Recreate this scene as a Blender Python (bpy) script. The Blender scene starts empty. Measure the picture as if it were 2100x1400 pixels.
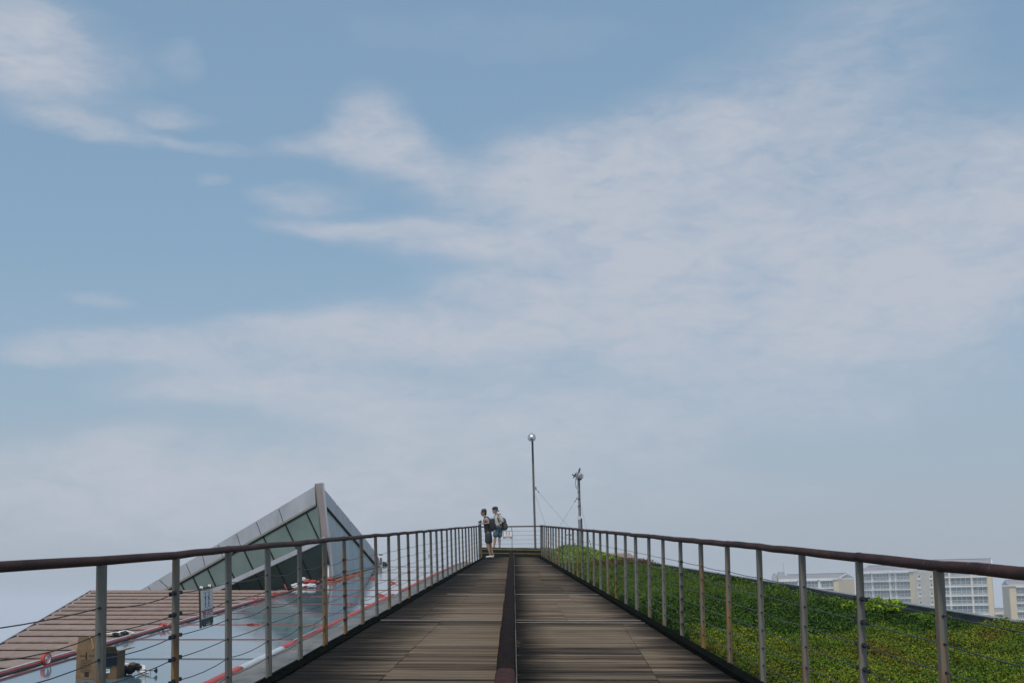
import bpy, math, random
import numpy as np
from mathutils import Vector, Matrix
random.seed(7)
rng = np.random.default_rng(11)
R = math.radians
sc = bpy.context.scene
C = sc.collection

# ------------------------------------------------------------------ camera
F = 3000.0; PITCH = math.atan(518/3000); ROLL = 0.018; YAW = -0.0031; EYE = 1.375
SLOPE = 0.05; CANT = 0.018
camd = bpy.data.cameras.new('camera'); cam = bpy.data.objects.new('camera', camd); C.objects.link(cam)
camd.sensor_width = 36; camd.lens = F/2100*36; camd.clip_start = .1; camd.clip_end = 30000
RM = Matrix.Rotation(YAW, 4, 'Z') @ Matrix.Rotation(math.pi/2+PITCH, 4, 'X') @ Matrix.Rotation(-ROLL, 4, 'Z')
cam.matrix_world = Matrix.Translation((0, 0, EYE)) @ RM
sc.camera = cam
EV = Vector((0, 0, EYE))
def ray(u, v):
    return (RM.to_3x3() @ Vector(((u-1050)/F, (700-v)/F, -1.0)))
def at(u, v, y):                      # point on the ray of a photo position at a real distance y
    d = ray(u, v); return EV + d*(y/d.y)
def onroof(u, v, h=0.0):              # point where that ray meets the inclined roof plane (h above the walkway plane)
    d = ray(u, v)                     # z = SLOPE*y - CANT*x + h
    t = (h - EYE)/(d.z - SLOPE*d.y + CANT*d.x)
    return EV + d*t
def W(x, y, h=0.0):                   # walkway frame to world
    return Vector((x + CANT*h, y, SLOPE*y - CANT*x + h))

# ------------------------------------------------------------------ light and sky
SUN_AZ, SUN_EL = -172.0, 56.0          # azimuth from +Y towards +X
sund = bpy.data.lights.new('sun', 'SUN'); sund.energy = 2.1; sund.angle = R(9); sund.color = (1, .93, .82)
sun = bpy.data.objects.new('sun', sund); C.objects.link(sun)
sv = Vector((math.sin(R(SUN_AZ))*math.cos(R(SUN_EL)), math.cos(R(SUN_AZ))*math.cos(R(SUN_EL)), math.sin(R(SUN_EL))))
sun.rotation_euler = sv.to_track_quat('Z', 'Y').to_euler()
sun.location = (20, -20, 40)
sc.view_settings.view_transform = 'Standard'; sc.view_settings.look = 'None'
sc.view_settings.exposure = 0.0; sc.view_settings.gamma = 1.0; sc.view_settings.use_curve_mapping = False
sc.cycles.use_denoising = True
sc.cycles.volume_max_steps = 64; sc.cycles.volume_bounces = 3

world = bpy.data.worlds.new('World'); sc.world = world; world.use_nodes = True
nt = world.node_tree; nt.nodes.clear()
def N(nt, typ, **kw):
    n = nt.nodes.new(typ)
    for k, v in kw.items():
        if k.startswith('i_'):
            n.inputs[int(k[2:])].default_value = v
        else: setattr(n, k, v)
    return n
def M_(nt, op, a, b=None, c=None, clamp=False):
    n = nt.nodes.new('ShaderNodeMath'); n.operation = op; n.use_clamp = clamp
    for i, x in enumerate((a, b, c)):
        if x is None: continue
        if isinstance(x, (int, float)): n.inputs[i].default_value = x
        else: nt.links.new(x, n.inputs[i])
    return n.outputs[0]
def MIX(nt, f, a, b, mode='MIX'):
    n = nt.nodes.new('ShaderNodeMix'); n.data_type = 'RGBA'; n.blend_type = mode
    for i, x in ((0, f), (6, a), (7, b)):
        if isinstance(x, (int, float)): n.inputs[i].default_value = x
        elif isinstance(x, tuple): n.inputs[i].default_value = (*x[:3], 1)
        else: nt.links.new(x, n.inputs[i])
    return n.outputs[2]
def RAMP(nt, fac, stops, interp='LINEAR'):
    n = nt.nodes.new('ShaderNodeValToRGB'); n.color_ramp.interpolation = interp
    e = n.color_ramp.elements
    while len(e) > 1: e.remove(e[0])
    for i, (p, c) in enumerate(stops):
        if isinstance(c, (int, float)): c = (c, c, c)
        if i == 0: e[0].position = p; e[0].color = (*c, 1)
        else:
            k = e.new(p); k.color = (*c, 1)
    if not isinstance(fac, (int, float)): nt.links.new(fac, n.inputs[0])
    return n.outputs[0]
def NOISE(nt, vec, scale, detail=4, rough=.55, dist=0.0, dim='3D'):
    n = nt.nodes.new('ShaderNodeTexNoise'); n.noise_dimensions = dim
    n.inputs['Scale'].default_value = scale; n.inputs['Detail'].default_value = detail
    n.inputs['Roughness'].default_value = rough; n.inputs['Distortion'].default_value = dist
    if vec is not None: nt.links.new(vec, n.inputs['Vector'])
    return n.outputs['Fac']

# clouds: soft masses placed by compass direction and elevation (degrees), broken up by noise
tc = N(nt, 'ShaderNodeTexCoord'); sx = N(nt, 'ShaderNodeSeparateXYZ'); nt.links.new(tc.outputs['Generated'], sx.inputs[0])
az = M_(nt, 'MULTIPLY', M_(nt, 'ARCTAN2', sx.outputs[0], sx.outputs[1]), 180/math.pi)
el = M_(nt, 'MULTIPLY', M_(nt, 'ARCSINE', sx.outputs[2]), 180/math.pi)
cb = N(nt, 'ShaderNodeCombineXYZ'); nt.links.new(az, cb.inputs[0]); nt.links.new(el, cb.inputs[1])
# stretched coordinates for wispy cloud texture
st = N(nt, 'ShaderNodeMapping'); nt.links.new(cb.outputs[0], st.inputs[0]); st.inputs['Scale'].default_value = (.55, 1.25, 1)
st.inputs['Rotation'].default_value = (0, 0, R(8))
wn = nt.nodes.new('ShaderNodeTexNoise'); nt.links.new(st.outputs[0], wn.inputs['Vector']); wn.inputs['Scale'].default_value = .42
wn.inputs['Detail'].default_value = 5
wsub = N(nt, 'ShaderNodeVectorMath', operation='SUBTRACT'); nt.links.new(wn.outputs['Color'], wsub.inputs[0]); wsub.inputs[1].default_value = (.5, .5, .5)
wmul = N(nt, 'ShaderNodeVectorMath', operation='MULTIPLY'); nt.links.new(wsub.outputs[0], wmul.inputs[0]); wmul.inputs[1].default_value = (2.9, 1.25, 0)
wadd = N(nt, 'ShaderNodeVectorMath', operation='ADD'); nt.links.new(cb.outputs[0], wadd.inputs[0]); nt.links.new(wmul.outputs[0], wadd.inputs[1])
def azel(u, v):
    d = ray(u, v).normalized(); return math.degrees(math.atan2(d.x, d.y)), math.degrees(math.asin(d.z))
BL = [ # u, v, half-width, half-height, tilt (deg, + falls to the right), strength
 (40, 100, 150, 72, 8, 1.25), (180, 262, 115, 18, 6, .75), (350, 240, 70, 16, 0, .5), (430, 300, 70, 10, 6, .4), (362, 130, 38, 32, 0, .3),
 (760, 275, 70, 58, 40, 1.0), (860, 345, 115, 34, 26, .95), (680, 300, 100, 20, 0, .6), (610, 408, 85, 24, 4, .8), (432, 358, 30, 10, -10, .45),
 (700, 478, 120, 14, 4, .5), (860, 490, 170, 24, 4, .8), (1010, 500, 120, 32, 14, .6), (1140, 350, 120, 48, 4, .9), (1330, 320, 190, 70, -6, .75),
 (1190, 440, 150, 60, 30, .7), (1560, 430, 420, 150, -4, .85), (2020, 470, 230, 110, -22, 1.1), (1900, 600, 340, 75, -8, .75), (1420, 560, 330, 110, 5, .65),
 (1010, 596, 110, 26, 0, .75), (860, 690, 340, 36, -2, .95), (190, 706, 130, 22, -2, .85), (400, 722, 90, 20, 0, .75), (620, 664, 150, 26, -8, .5), (60, 728, 70, 10, 0, .3),
 (600, 795, 250, 38, 4, .85), (430, 802, 140, 22, 0, .5), (760, 840, 130, 24, 8, .4), (1250, 700, 420, 80, 0, .55), (240, 900, 110, 34, -8, .35), (120, 985, 330, 58, 0, .75), (520, 985, 330, 52, 3, .7),
 (1000, 885, 360, 62, 0, .75), (420, 1085, 520, 46, 0, .4), (1100, 1010, 500, 60, 0, .35), (1700, 130, 270, 100, -22, .38), (200, 614, 55, 12, 12, .3), (1750, 740, 330, 60, 0, .35), (1550, 850, 420, 50, 0, .3), (1000, 70, 300, 50, 0, .12)]
acc = 0.0
for (u, v, a, b, r, s) in BL:
    c0, e0 = azel(u, v)
    m = N(nt, 'ShaderNodeMapping', vector_type='TEXTURE'); nt.links.new(wadd.outputs[0], m.inputs[0])
    m.inputs['Location'].default_value = (c0, e0, 0); m.inputs['Rotation'].default_value = (0, 0, -R(r))
    m.inputs['Scale'].default_value = (a*.0191*1.05, b*.0191*1.15, 1)
    dt = N(nt, 'ShaderNodeVectorMath', operation='DOT_PRODUCT'); nt.links.new(m.outputs[0], dt.inputs[0]); nt.links.new(m.outputs[0], dt.inputs[1])
    g = M_(nt, 'POWER', .5, M_(nt, 'POWER', dt.outputs['Value'], 1.35))
    acc = M_(nt, 'MULTIPLY_ADD', g, s, acc)
acc = M_(nt, 'SUBTRACT', 1.0, M_(nt, 'POWER', .28, acc))          # soft saturation
fine = NOISE(nt, st.outputs[0], .50, 9, .56, .5)
st2 = N(nt, 'ShaderNodeMapping'); nt.links.new(wadd.outputs[0], st2.inputs[0]); st2.inputs['Scale'].default_value = (.8, 2.2, 1); st2.inputs['Rotation'].default_value = (0, 0, R(14))
fine2 = NOISE(nt, st2.outputs[0], .95, 9, .62, .5)
brk = M_(nt, 'MULTIPLY_ADD', M_(nt, 'SUBTRACT', fine, .5), 1.45, M_(nt, 'MULTIPLY', M_(nt, 'SUBTRACT', fine2, .5), 1.0))
# scattered clouds for the rest of the sky, in 3D direction space
gen = NOISE(nt, tc.outputs['Generated'], 2.6, 7, .55, .4)
genm = RAMP(nt, gen, [(.46, 0.0), (.66, .8)])
inframe = M_(nt, 'MULTIPLY', RAMP(nt, M_(nt, 'DIVIDE', M_(nt, 'ABSOLUTE', az), 60.0), [(.33, 0.0), (.55, 1.0)]), 1.0)
inup = RAMP(nt, M_(nt, 'DIVIDE', el, 60.0), [(.36, 0.0), (.6, 1.0)])
outm = M_(nt, 'MAXIMUM', inframe, inup)
mask = RAMP(nt, M_(nt, 'MULTIPLY', acc, M_(nt, 'ADD', 1.0, M_(nt, 'MULTIPLY', brk, 1.1))), [(.06, 0.0), (.30, .22), (.58, .60), (.88, .90), (1.0, 1.0)])
mask = M_(nt, 'ADD', mask, M_(nt, 'MULTIPLY', M_(nt, 'MULTIPLY', genm, outm), .8), clamp=True)
sky = N(nt, 'ShaderNodeTexSky', sky_type='NISHITA', sun_disc=False, sun_elevation=R(SUN_EL), sun_rotation=R(SUN_AZ),
        air_density=1.0, dust_density=0.6, ozone_density=1.5, altitude=60)
hs = N(nt, 'ShaderNodeHueSaturation'); hs.inputs['Saturation'].default_value = 1.0; hs.inputs['Value'].default_value = 1.0
nt.links.new(sky.outputs[0], hs.inputs['Color'])
SKYK = 0.145
skyn = MIX(nt, 1.0, hs.outputs[0], (1.02, 1.03, .93), 'MULTIPLY')
lowk = RAMP(nt, M_(nt, 'DIVIDE', el, 60.0), [(.30, .72), (.7, .0)])
skyc = MIX(nt, lowk, skyn, (.205/SKYK, .335/SKYK, .480/SKYK))
cloud = (0.505/SKYK, .538/SKYK, .615/SKYK)
veil = RAMP(nt, M_(nt, 'DIVIDE', M_(nt, 'ADD', el, 3.0), 30.0), [(0.0, .96), (.1, .92), (.22, .70), (.36, .32), (.55, .06), (1.0, .0)])
hazec = (.368/SKYK, .412/SKYK, .490/SKYK)
c1 = MIX(nt, veil, skyc, hazec)
c2 = MIX(nt, M_(nt, 'MULTIPLY', mask, .92), c1, cloud)
bg = N(nt, 'ShaderNodeBackground'); nt.links.new(c2, bg.inputs[0]); bg.inputs[1].default_value = SKYK
wo = N(nt, 'ShaderNodeOutputWorld'); nt.links.new(bg.outputs[0], wo.inputs[0])
world.cycles.sampling_method = 'MANUAL'; world.cycles.sample_map_resolution = 512

# ------------------------------------------------------------------ helpers
def tag(o, label=None, cat=None, group=None, kind=None):
    if label: o['label'] = label
    if cat: o['category'] = cat
    if group: o['group'] = group
    if kind: o['kind'] = kind
    return o
def empty(name, loc=(0, 0, 0), **kw):
    o = bpy.data.objects.new(name, None); C.objects.link(o); o.location = loc; o.empty_display_size = .3
    return tag(o, **kw)
def frame_from(d, up=Vector((0, 0, 1))):
    d = d.normalized()
    if abs(d.dot(up)) > .98: up = Vector((0, 1, 0))
    a = d.cross(up).normalized(); b = a.cross(d).normalized()
    return a, b
class MB:
    def __init__(s): s.v = []; s.f = []; s.smooth = []
    def add(s, vs, fs, smooth=False):
        k = len(s.v); s.v += [tuple(x) for x in vs]
        s.f += [tuple(k+i for i in f) for f in fs]; s.smooth += [smooth]*len(fs); return s
    def box(s, c, size, rot=None):
        c = Vector(c); hx, hy, hz = [q/2 for q in size]
        vs = [Vector((x, y, z)) for x in (-hx, hx) for y in (-hy, hy) for z in (-hz, hz)]
        if rot is not None: vs = [rot @ q for q in vs]
        return s.hexa([c+q for q in vs])
    def hexa(s, vs):   # order (x,y,z) bits
        return s.add(vs, [(0, 1, 3, 2), (4, 6, 7, 5), (0, 4, 5, 1), (2, 3, 7, 6), (0, 2, 6, 4), (1, 5, 7, 3)])
    def bar(s, p, q, w, h, up=Vector((0, 0, 1)), w2=None, h2=None):
        p = Vector(p); q = Vector(q); a, b = frame_from(q-p, up); w2 = w2 or w; h2 = h2 or h
        vs = []
        for sx_ in (-1, 1):
            for (e, ww, hh) in ((p, w, h), (q, w2, h2)):
                for sz in (-1, 1): vs.append(e + a*sx_*ww/2 + b*sz*hh/2)
        return s.hexa(vs)
    def tube(s, pts, r, n=8, cap=True, up=Vector((0, 0, 1))):
        pts = [Vector(p) for p in pts]; m = len(pts); rr = r if isinstance(r, (list, tuple)) else [r]*m
        vs = []
        for i, p in enumerate(pts):
            d = pts[min(i+1, m-1)] - pts[max(i-1, 0)]; a, b = frame_from(d, up)
            for k in range(n):
                t = 2*math.pi*k/n; vs.append(p + (a*math.cos(t)+b*math.sin(t))*rr[i])
        fs = [(i*n+k, i*n+(k+1) % n, (i+1)*n+(k+1) % n, (i+1)*n+k) for i in range(m-1) for k in range(n)]
        s.add(vs, fs, True)
        if cap:
            s.add(vs[:n], [tuple(range(n))[::-1]]); s.add(vs[-n:], [tuple(range(n))])
        return s
    def lathe(s, c, prof, n=16, axis=Vector((0, 0, 1)), sq=1.0):
        c = Vector(c); a, b = frame_from(axis); vs = []
        for (r, z) in prof:
            for k in range(n):
                t = 2*math.pi*k/n; vs.append(c + axis*z + a*math.cos(t)*r + b*math.sin(t)*r*sq)
        m = len(prof)
        fs = [(i*n+k, i*n+(k+1) % n, (i+1)*n+(k+1) % n, (i+1)*n+k) for i in range(m-1) for k in range(n)]
        s.add(vs, fs, True)
        s.add(vs[:n], [tuple(range(n))[::-1]]); s.add(vs[-n:], [tuple(range(n))]); return s
    def poly(s, pts): return s.add(pts, [tuple(range(len(pts)))])
    def slab(s, pts, t, down=Vector((0, 0, -1))):
        pts = [Vector(p) for p in pts]; n = len(pts); lo = [p+down*t for p in pts]
        s.add(pts+lo, [tuple(range(n)), tuple(range(2*n-1, n-1, -1))] + [(i, i+n, (i+1) % n+n, (i+1) % n) for i in range(n)])
        return s
    def mesh(s, name):
        me = bpy.data.meshes.new(name); me.from_pydata(s.v, [], s.f)
        me.polygons.foreach_set('use_smooth', s.smooth); me.update(); return me
    def build(s, name, mat, parent=None, origin=None, **kw):
        if origin is not None:
            o3 = Vector(origin); s.v = [tuple(Vector(q)-o3) for q in s.v]
        me = s.mesh(name); me.materials.append(mat)
        import bmesh
        bm = bmesh.new(); bm.from_mesh(me); bmesh.ops.recalc_face_normals(bm, faces=bm.faces); bm.to_mesh(me); bm.free()
        o = bpy.data.objects.new(name, me); C.objects.link(o)
        if origin is not None: o.location = origin
        if parent is not None:
            o.parent = parent
            if parent.location.length > 0: o.location = Vector(o.location) - world_loc(parent)
        return tag(o, **kw)
def world_loc(p):
    l = Vector(p.location); q = p.parent
    while q is not None: l += Vector(q.location); q = q.parent
    return l

def MAT(name, col, rough=.7, metal=0.0, spec=.5, var=0.0, vscale=6.0, bump=0.0, bscale=30.0, fn=None):
    m = bpy.data.materials.new(name); m.use_nodes = True; nt = m.node_tree; b = nt.nodes['Principled BSDF']
    b.inputs['Base Color'].default_value = (*col, 1); b.inputs['Roughness'].default_value = rough
    b.inputs['Metallic'].default_value = metal; b.inputs['Specular IOR Level'].default_value = spec
    g = nt.nodes.new('ShaderNodeNewGeometry')
    c = None
    if var:
        n = NOISE(nt, g.outputs['Position'], vscale, 5, .6)
        f = RAMP(nt, n, [(.3, 1-var), (.7, 1+var)])
        c = MIX(nt, 1.0, col, f, 'MULTIPLY')
    if fn: c = fn(nt, g, c if c is not None else col, b) or c
    if c is not None: nt.links.new(c, b.inputs['Base Color'])
    if bump:
        n = NOISE(nt, g.outputs['Position'], bscale, 5, .6)
        bp = nt.nodes.new('ShaderNodeBump'); bp.inputs['Strength'].default_value = bump; bp.inputs['Distance'].default_value = .02
        nt.links.new(n, bp.inputs['Height']); nt.links.new(bp.outputs[0], b.inputs['Normal'])
    return m
def stretched(nt, g, s):
    m = nt.nodes.new('ShaderNodeMapping'); m.inputs['Scale'].default_value = s; nt.links.new(g.outputs['Position'], m.inputs[0]); return m.outputs[0]

# widths of the tapering walkway
def hwR(y): return 2.332-.0223*y
def hwL(y): return 2.47-.0262*y
YEND = 54.6
# ------------------------------------------------------------------ materials
def wood_fn(nt, g, c, b):
    sp = nt.nodes.new('ShaderNodeSeparateXYZ'); nt.links.new(g.outputs['Position'], sp.inputs[0])
    X, Y = sp.outputs[0], sp.outputs[1]
    oi = nt.nodes.new('ShaderNodeObjectInfo')
    rnd = M_(nt, 'FRACT', M_(nt, 'ADD', oi.outputs['Random'], g.outputs['Random Per Island']))
    # weathering sections along the walkway (old and replaced runs of boards)
    yn = M_(nt, 'DIVIDE', Y, 56.0)
    tone = RAMP(nt, yn, [(0, .9), (.262, .9), (.288, .8), (.293, 1.15), (.345, 1.2), (.352, .72), (.366, .78), (.37, 1.22), (.42, 1.2), (.44, .95), (.46, 1.2),
                         (.492, 1.18), (.498, .66), (.58, .62), (.64, .8), (.68, .85), (.70, .7), (.80, .82), (.88, .68), (1.0, .72)])
    smooth = RAMP(nt, yn, [(0, 1.0), (.285, 1.0), (.295, .3), (.345, .3), (.352, 1.0), (.366, .9), (.375, .4), (.49, .45), (.5, .8), (1, .7)])
    st_ = NOISE(nt, stretched(nt, g, (.55, 9.0, 1)), 1.0, 6, .6)
    grain = NOISE(nt, stretched(nt, g, (3.0, 70.0, 1)), 1.0, 4, .6)
    blot = NOISE(nt, stretched(nt, g, (1.2, 1.6, 1)), 1.0, 5, .6)
    v1 = M_(nt, 'MULTIPLY', M_(nt, 'SUBTRACT', rnd, .5), M_(nt, 'MULTIPLY', smooth, .9))
    v2 = M_(nt, 'MULTIPLY', M_(nt, 'SUBTRACT', st_, .5), M_(nt, 'MULTIPLY', smooth, 2.0))
    v3 = M_(nt, 'MULTIPLY', M_(nt, 'SUBTRACT', grain, .5), .7)
    v4 = M_(nt, 'MULTIPLY', M_(nt, 'SUBTRACT', blot, .5), .8)
    fac = M_(nt, 'ADD', M_(nt, 'ADD', M_(nt, 'ADD', 1.0, v1), M_(nt, 'ADD', v2, v3)), v4)
    fac = M_(nt, 'MAXIMUM', M_(nt, 'MULTIPLY', fac, tone), .12)
    # moss and wet dirt along both edges, painted shadow beside the divider
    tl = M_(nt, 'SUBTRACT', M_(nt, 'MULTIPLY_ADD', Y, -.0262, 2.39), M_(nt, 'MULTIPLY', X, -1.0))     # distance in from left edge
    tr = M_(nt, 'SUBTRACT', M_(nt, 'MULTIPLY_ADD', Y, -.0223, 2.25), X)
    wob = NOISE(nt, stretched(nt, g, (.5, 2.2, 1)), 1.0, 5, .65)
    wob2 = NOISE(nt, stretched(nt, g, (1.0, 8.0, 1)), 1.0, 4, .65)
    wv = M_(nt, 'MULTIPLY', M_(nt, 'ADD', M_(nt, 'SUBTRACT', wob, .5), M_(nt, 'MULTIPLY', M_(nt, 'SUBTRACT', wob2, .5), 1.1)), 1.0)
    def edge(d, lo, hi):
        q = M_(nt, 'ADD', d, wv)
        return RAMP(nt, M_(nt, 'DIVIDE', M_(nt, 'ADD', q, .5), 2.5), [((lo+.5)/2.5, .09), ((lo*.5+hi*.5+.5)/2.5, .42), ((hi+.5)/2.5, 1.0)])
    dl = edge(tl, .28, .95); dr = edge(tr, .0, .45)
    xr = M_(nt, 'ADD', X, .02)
    div_shadow = RAMP(nt, M_(nt, 'ADD', xr, M_(nt, 'MULTIPLY', wv, .35)), [(0.0, 1.0), (.02, .07), (.15, .12), (.30, .55), (.5, 1.0)])  # soft shadow of the divider, painted into the board colour on its right
    fac = M_(nt, 'MULTIPLY', fac, M_(nt, 'MULTIPLY', dl, M_(nt, 'MULTIPLY', dr, div_shadow)))
    hue = NOISE(nt, stretched(nt, g, (.25, .5, 1)), 1.0, 3)
    base = MIX(nt, hue, (.145, .104, .067), (.162, .128, .092))
    wet = NOISE(nt, stretched(nt, g, (.30, 5.0, 1)), 1.0, 7, .7)
    wf = RAMP(nt, M_(nt, 'MULTIPLY_ADD', M_(nt, 'SUBTRACT', rnd, .5), .12, wet), [(.38, .25), (.50, 1.0)])
    fac = M_(nt, 'MULTIPLY', fac, M_(nt, 'ADD', M_(nt, 'SUBTRACT', 1.0, smooth), M_(nt, 'MULTIPLY', smooth, wf), clamp=True))
    n = nt.nodes.new('ShaderNodeCombineXYZ')
    for i in range(3): nt.links.new(fac, n.inputs[i])
    bp = nt.nodes.new('ShaderNodeBump'); bp.inputs['Strength'].default_value = .5; bp.inputs['Distance'].default_value = .01
    nt.links.new(grain, bp.inputs['Height']); nt.links.new(bp.outputs[0], b.inputs['Normal'])
    return MIX(nt, 1.0, base, n.outputs[0], 'MULTIPLY')
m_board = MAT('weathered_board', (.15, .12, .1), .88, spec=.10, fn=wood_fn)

def post_fn(nt, g, c, b):
    oi = nt.nodes.new('ShaderNodeObjectInfo')
    rnd = oi.outputs['Random']
    s = nt.nodes.new('ShaderNodeVectorMath'); s.operation = 'ADD'
    nt.links.new(stretched(nt, g, (14, 14, 2.2)), s.inputs[0]); 
    cv = nt.nodes.new('ShaderNodeCombineXYZ'); nt.links.new(M_(nt, 'MULTIPLY', rnd, 90.0), cv.inputs[0]); nt.links.new(cv.outputs[0], s.inputs[1])
    n = NOISE(nt, s.outputs[0], 1.0, 6, .65)
    tco = nt.nodes.new('ShaderNodeTexCoord'); so = nt.nodes.new('ShaderNodeSeparateXYZ'); nt.links.new(tco.outputs['Object'], so.inputs[0])
    amt = M_(nt, 'ADD', M_(nt, 'MULTIPLY_ADD', rnd, .16, -.085), M_(nt, 'MULTIPLY', M_(nt, 'SUBTRACT', .55, so.outputs[2]), .13))
    k = M_(nt, 'ADD', n, amt)
    rust = RAMP(nt, k, [(.48, 0.0), (.58, .6), (.66, 1.0)])
    dark = RAMP(nt, NOISE(nt, s.outputs[0], 2.3, 4, .6), [(.45, 0.0), (.7, 1.0)])
    rc = MIX(nt, dark, (.30, .165, .055), (.085, .042, .020))
    grime = RAMP(nt, NOISE(nt, g.outputs['Position'], 5, 5), [(.3, .75), (.7, 1.1)])
    base = MIX(nt, 1.0, c, grime, 'MULTIPLY')
    base = MIX(nt, M_(nt, 'MULTIPLY', rnd, .45), base, (.17, .16, .125))
    return MIX(nt, rust, base, rc)
m_post = MAT('rusty_painted_steel', (.20, .19, .165), .65, spec=.2, fn=post_fn, bump=.15, bscale=60)
def rail_fn(nt, g, c, b):
    n = NOISE(nt, stretched(nt, g, (4, 1.2, 4)), 2.0, 6, .6)
    c = MIX(nt, RAMP(nt, n, [(.35, 0.0), (.65, 1.0)]), (.030, .015, .012), (.075, .034, .026))
    n2 = NOISE(nt, stretched(nt, g, (9, 5, 9)), 2.0, 5, .7)
    return MIX(nt, RAMP(nt, n2, [(.62, 0.0), (.72, .6)]), c, (.14, .11, .10))
m_rail = MAT('brown_handrail', (.09, .04, .03), .65, spec=.15, fn=rail_fn, bump=.25, bscale=25)
def beam_fn(nt, g, c, b):
    n = NOISE(nt, stretched(nt, g, (7, 1.2, 4)), 1.6, 7, .65)
    c = MIX(nt, RAMP(nt, n, [(.3, 0.0), (.7, 1.0)]), (.008, .006, .006), (.026, .017, .015))
    n2 = NOISE(nt, stretched(nt, g, (5, 14, 5)), 1.2, 6, .7)
    c = MIX(nt, RAMP(nt, n2, [(.60, 0.0), (.72, .7)]), c, (.05, .042, .04))
    n3 = NOISE(nt, stretched(nt, g, (8, 22, 5)), 1.0, 3, .7)
    return MIX(nt, RAMP(nt, n3, [(.30, .9), (.38, 0.0)]), c, (.008, .006, .006))
m_beam = MAT('dark_brown_timber', (.05, .03, .03), .95, spec=.03, fn=beam_fn, bump=.4, bscale=20)
m_beam_red = MAT('reddish_timber', (.055, .026, .024), .85, spec=.06, var=.35, vscale=9, bump=.3, bscale=20)
m_tan = MAT('tan_side_plate', (.16, .14, .11), .6, var=.3)
m_black = MAT('black_rubber', (.012, .013, .014), .6)
m_kerb = MAT('dark_kerb', (.005, .007, .0055), .95, spec=.0, var=.5, vscale=8, bump=.3)
m_cable = MAT('steel_cable', (.035, .038, .04), .45, metal=.4)
m_strip = MAT('metal_strip', (.42, .38, .34), .5, var=.2)
def led_fn(nt, g, c, b):
    n = NOISE(nt, stretched(nt, g, (3, .8, 1)), 1.5, 7, .65)
    n2 = NOISE(nt, g.outputs['Position'], 3.5, 6, .7)
    c = MIX(nt, RAMP(nt, n, [(.35, 0.0), (.65, 1.0)]), (.10, .10, .095), c)
    c = MIX(nt, RAMP(nt, n2, [(.60, 0.0), (.66, .8)]), c, (.03, .03, .035))
    return MIX(nt, RAMP(nt, n2, [(.30, .55), (.36, 0.0)]), c, (.5, .5, .5))
m_ledge = MAT('grey_flashing', (.22, .225, .25), .55, fn=led_fn)
m_ledge2 = MAT('tan_flashing', (.22, .215, .19), .6, fn=led_fn)
m_cap = MAT('white_cap', (.55, .58, .62), .35, var=.12)
m_red = MAT('red_tape', (.45, .06, .042), .5, var=.3, vscale=4)
m_red2 = MAT('pale_red_tape', (.36, .10, .08), .5, var=.3, vscale=3)
m_yel = MAT('yellow_nosing', (.26, .18, .02), .6, var=.3)
m_dark = MAT('dark_riser', (.010, .014, .012), .9, spec=.05, var=.3)
def glass_fn(nt, g, c, b):
    n = NOISE(nt, stretched(nt, g, (.35, 1.4, 1)), 1.6, 7, .65)
    n2 = NOISE(nt, g.outputs['Position'], 9.0, 5, .7)
    dirt = RAMP(nt, n, [(.45, 0.0), (.75, .5)])
    r = M_(nt, 'MULTIPLY_ADD', dirt, .16, .05)
    nt.links.new(r, b.inputs['Roughness'])
    bp = nt.nodes.new('ShaderNodeBump'); bp.inputs['Strength'].default_value = .12; bp.inputs['Distance'].default_value = .008
    nt.links.new(NOISE(nt, stretched(nt, g, (1.2, .8, 1)), 3.0, 5, .6), bp.inputs['Height']); nt.links.new(bp.outputs[0], b.inputs['Normal'])
    c = MIX(nt, dirt, c, (.16, .19, .19))
    return MIX(nt, RAMP(nt, n2, [(.66, 0.0), (.74, .5)]), c, (.06, .07, .07))
m_glass = MAT('wet_blue_glass', (.085, .16, .20), .08, spec=.32, fn=glass_fn)
def tile_fn(nt, g, c, b):
    n = NOISE(nt, stretched(nt, g, (9.0, 1.2, 1)), 1.3, 6, .7)
    n2 = NOISE(nt, g.outputs['Position'], .35, 4)
    c = MIX(nt, n2, (.36, .255, .205), (.31, .235, .20))
    c = MIX(nt, 1.0, c, RAMP(nt, n, [(.3, .78), (.7, 1.15)]), 'MULTIPLY')
    n3 = NOISE(nt, stretched(nt, g, (26.0, 26, 1)), 1.3, 3, .7)
    c = MIX(nt, 1.0, c, RAMP(nt, n3, [(.3, .86), (.7, 1.1)]), 'MULTIPLY')
    oi = nt.nodes.new('ShaderNodeObjectInfo')
    return MIX(nt, 1.0, c, RAMP(nt, oi.outputs['Random'], [(0, .93), (1, 1.06)]), 'MULTIPLY')
m_tile = MAT('brown_roof_tile', (.4, .32, .28), .8, spec=.25, fn=tile_fn)
m_tilegap = MAT('roof_underlay', (.05, .038, .032), .9)
def metal_fn(nt, g, c, b):
    n = NOISE(nt, stretched(nt, g, (2.5, 2.5, .6)), 1.0, 6, .65)
    n2 = NOISE(nt, stretched(nt, g, (6, 6, 1.0)), 1.0, 6, .7)
    c = MIX(nt, 1.0, c, RAMP(nt, n, [(.3, .78), (.7, 1.1)]), 'MULTIPLY')
    return MIX(nt, RAMP(nt, n2, [(.60, 0.0), (.75, .45)]), c, (.12, .11, .12))
m_metal = MAT('lavender_metal_panel', (.33, .345, .37), .38, metal=.25, fn=metal_fn)
m_metal2 = MAT('pale_metal_panel', (.52, .55, .54), .5, metal=.0, fn=metal_fn)
m_metal3 = MAT('bright_metal_edge', (.44, .46, .50), .3, metal=.4)
m_col = MAT('column_cladding', (.33, .285, .275), .5, fn=metal_fn)
m_gglass = MAT('green_glass', (.115, .155, .140), .10, spec=.4, var=.15, vscale=1.2)
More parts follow.
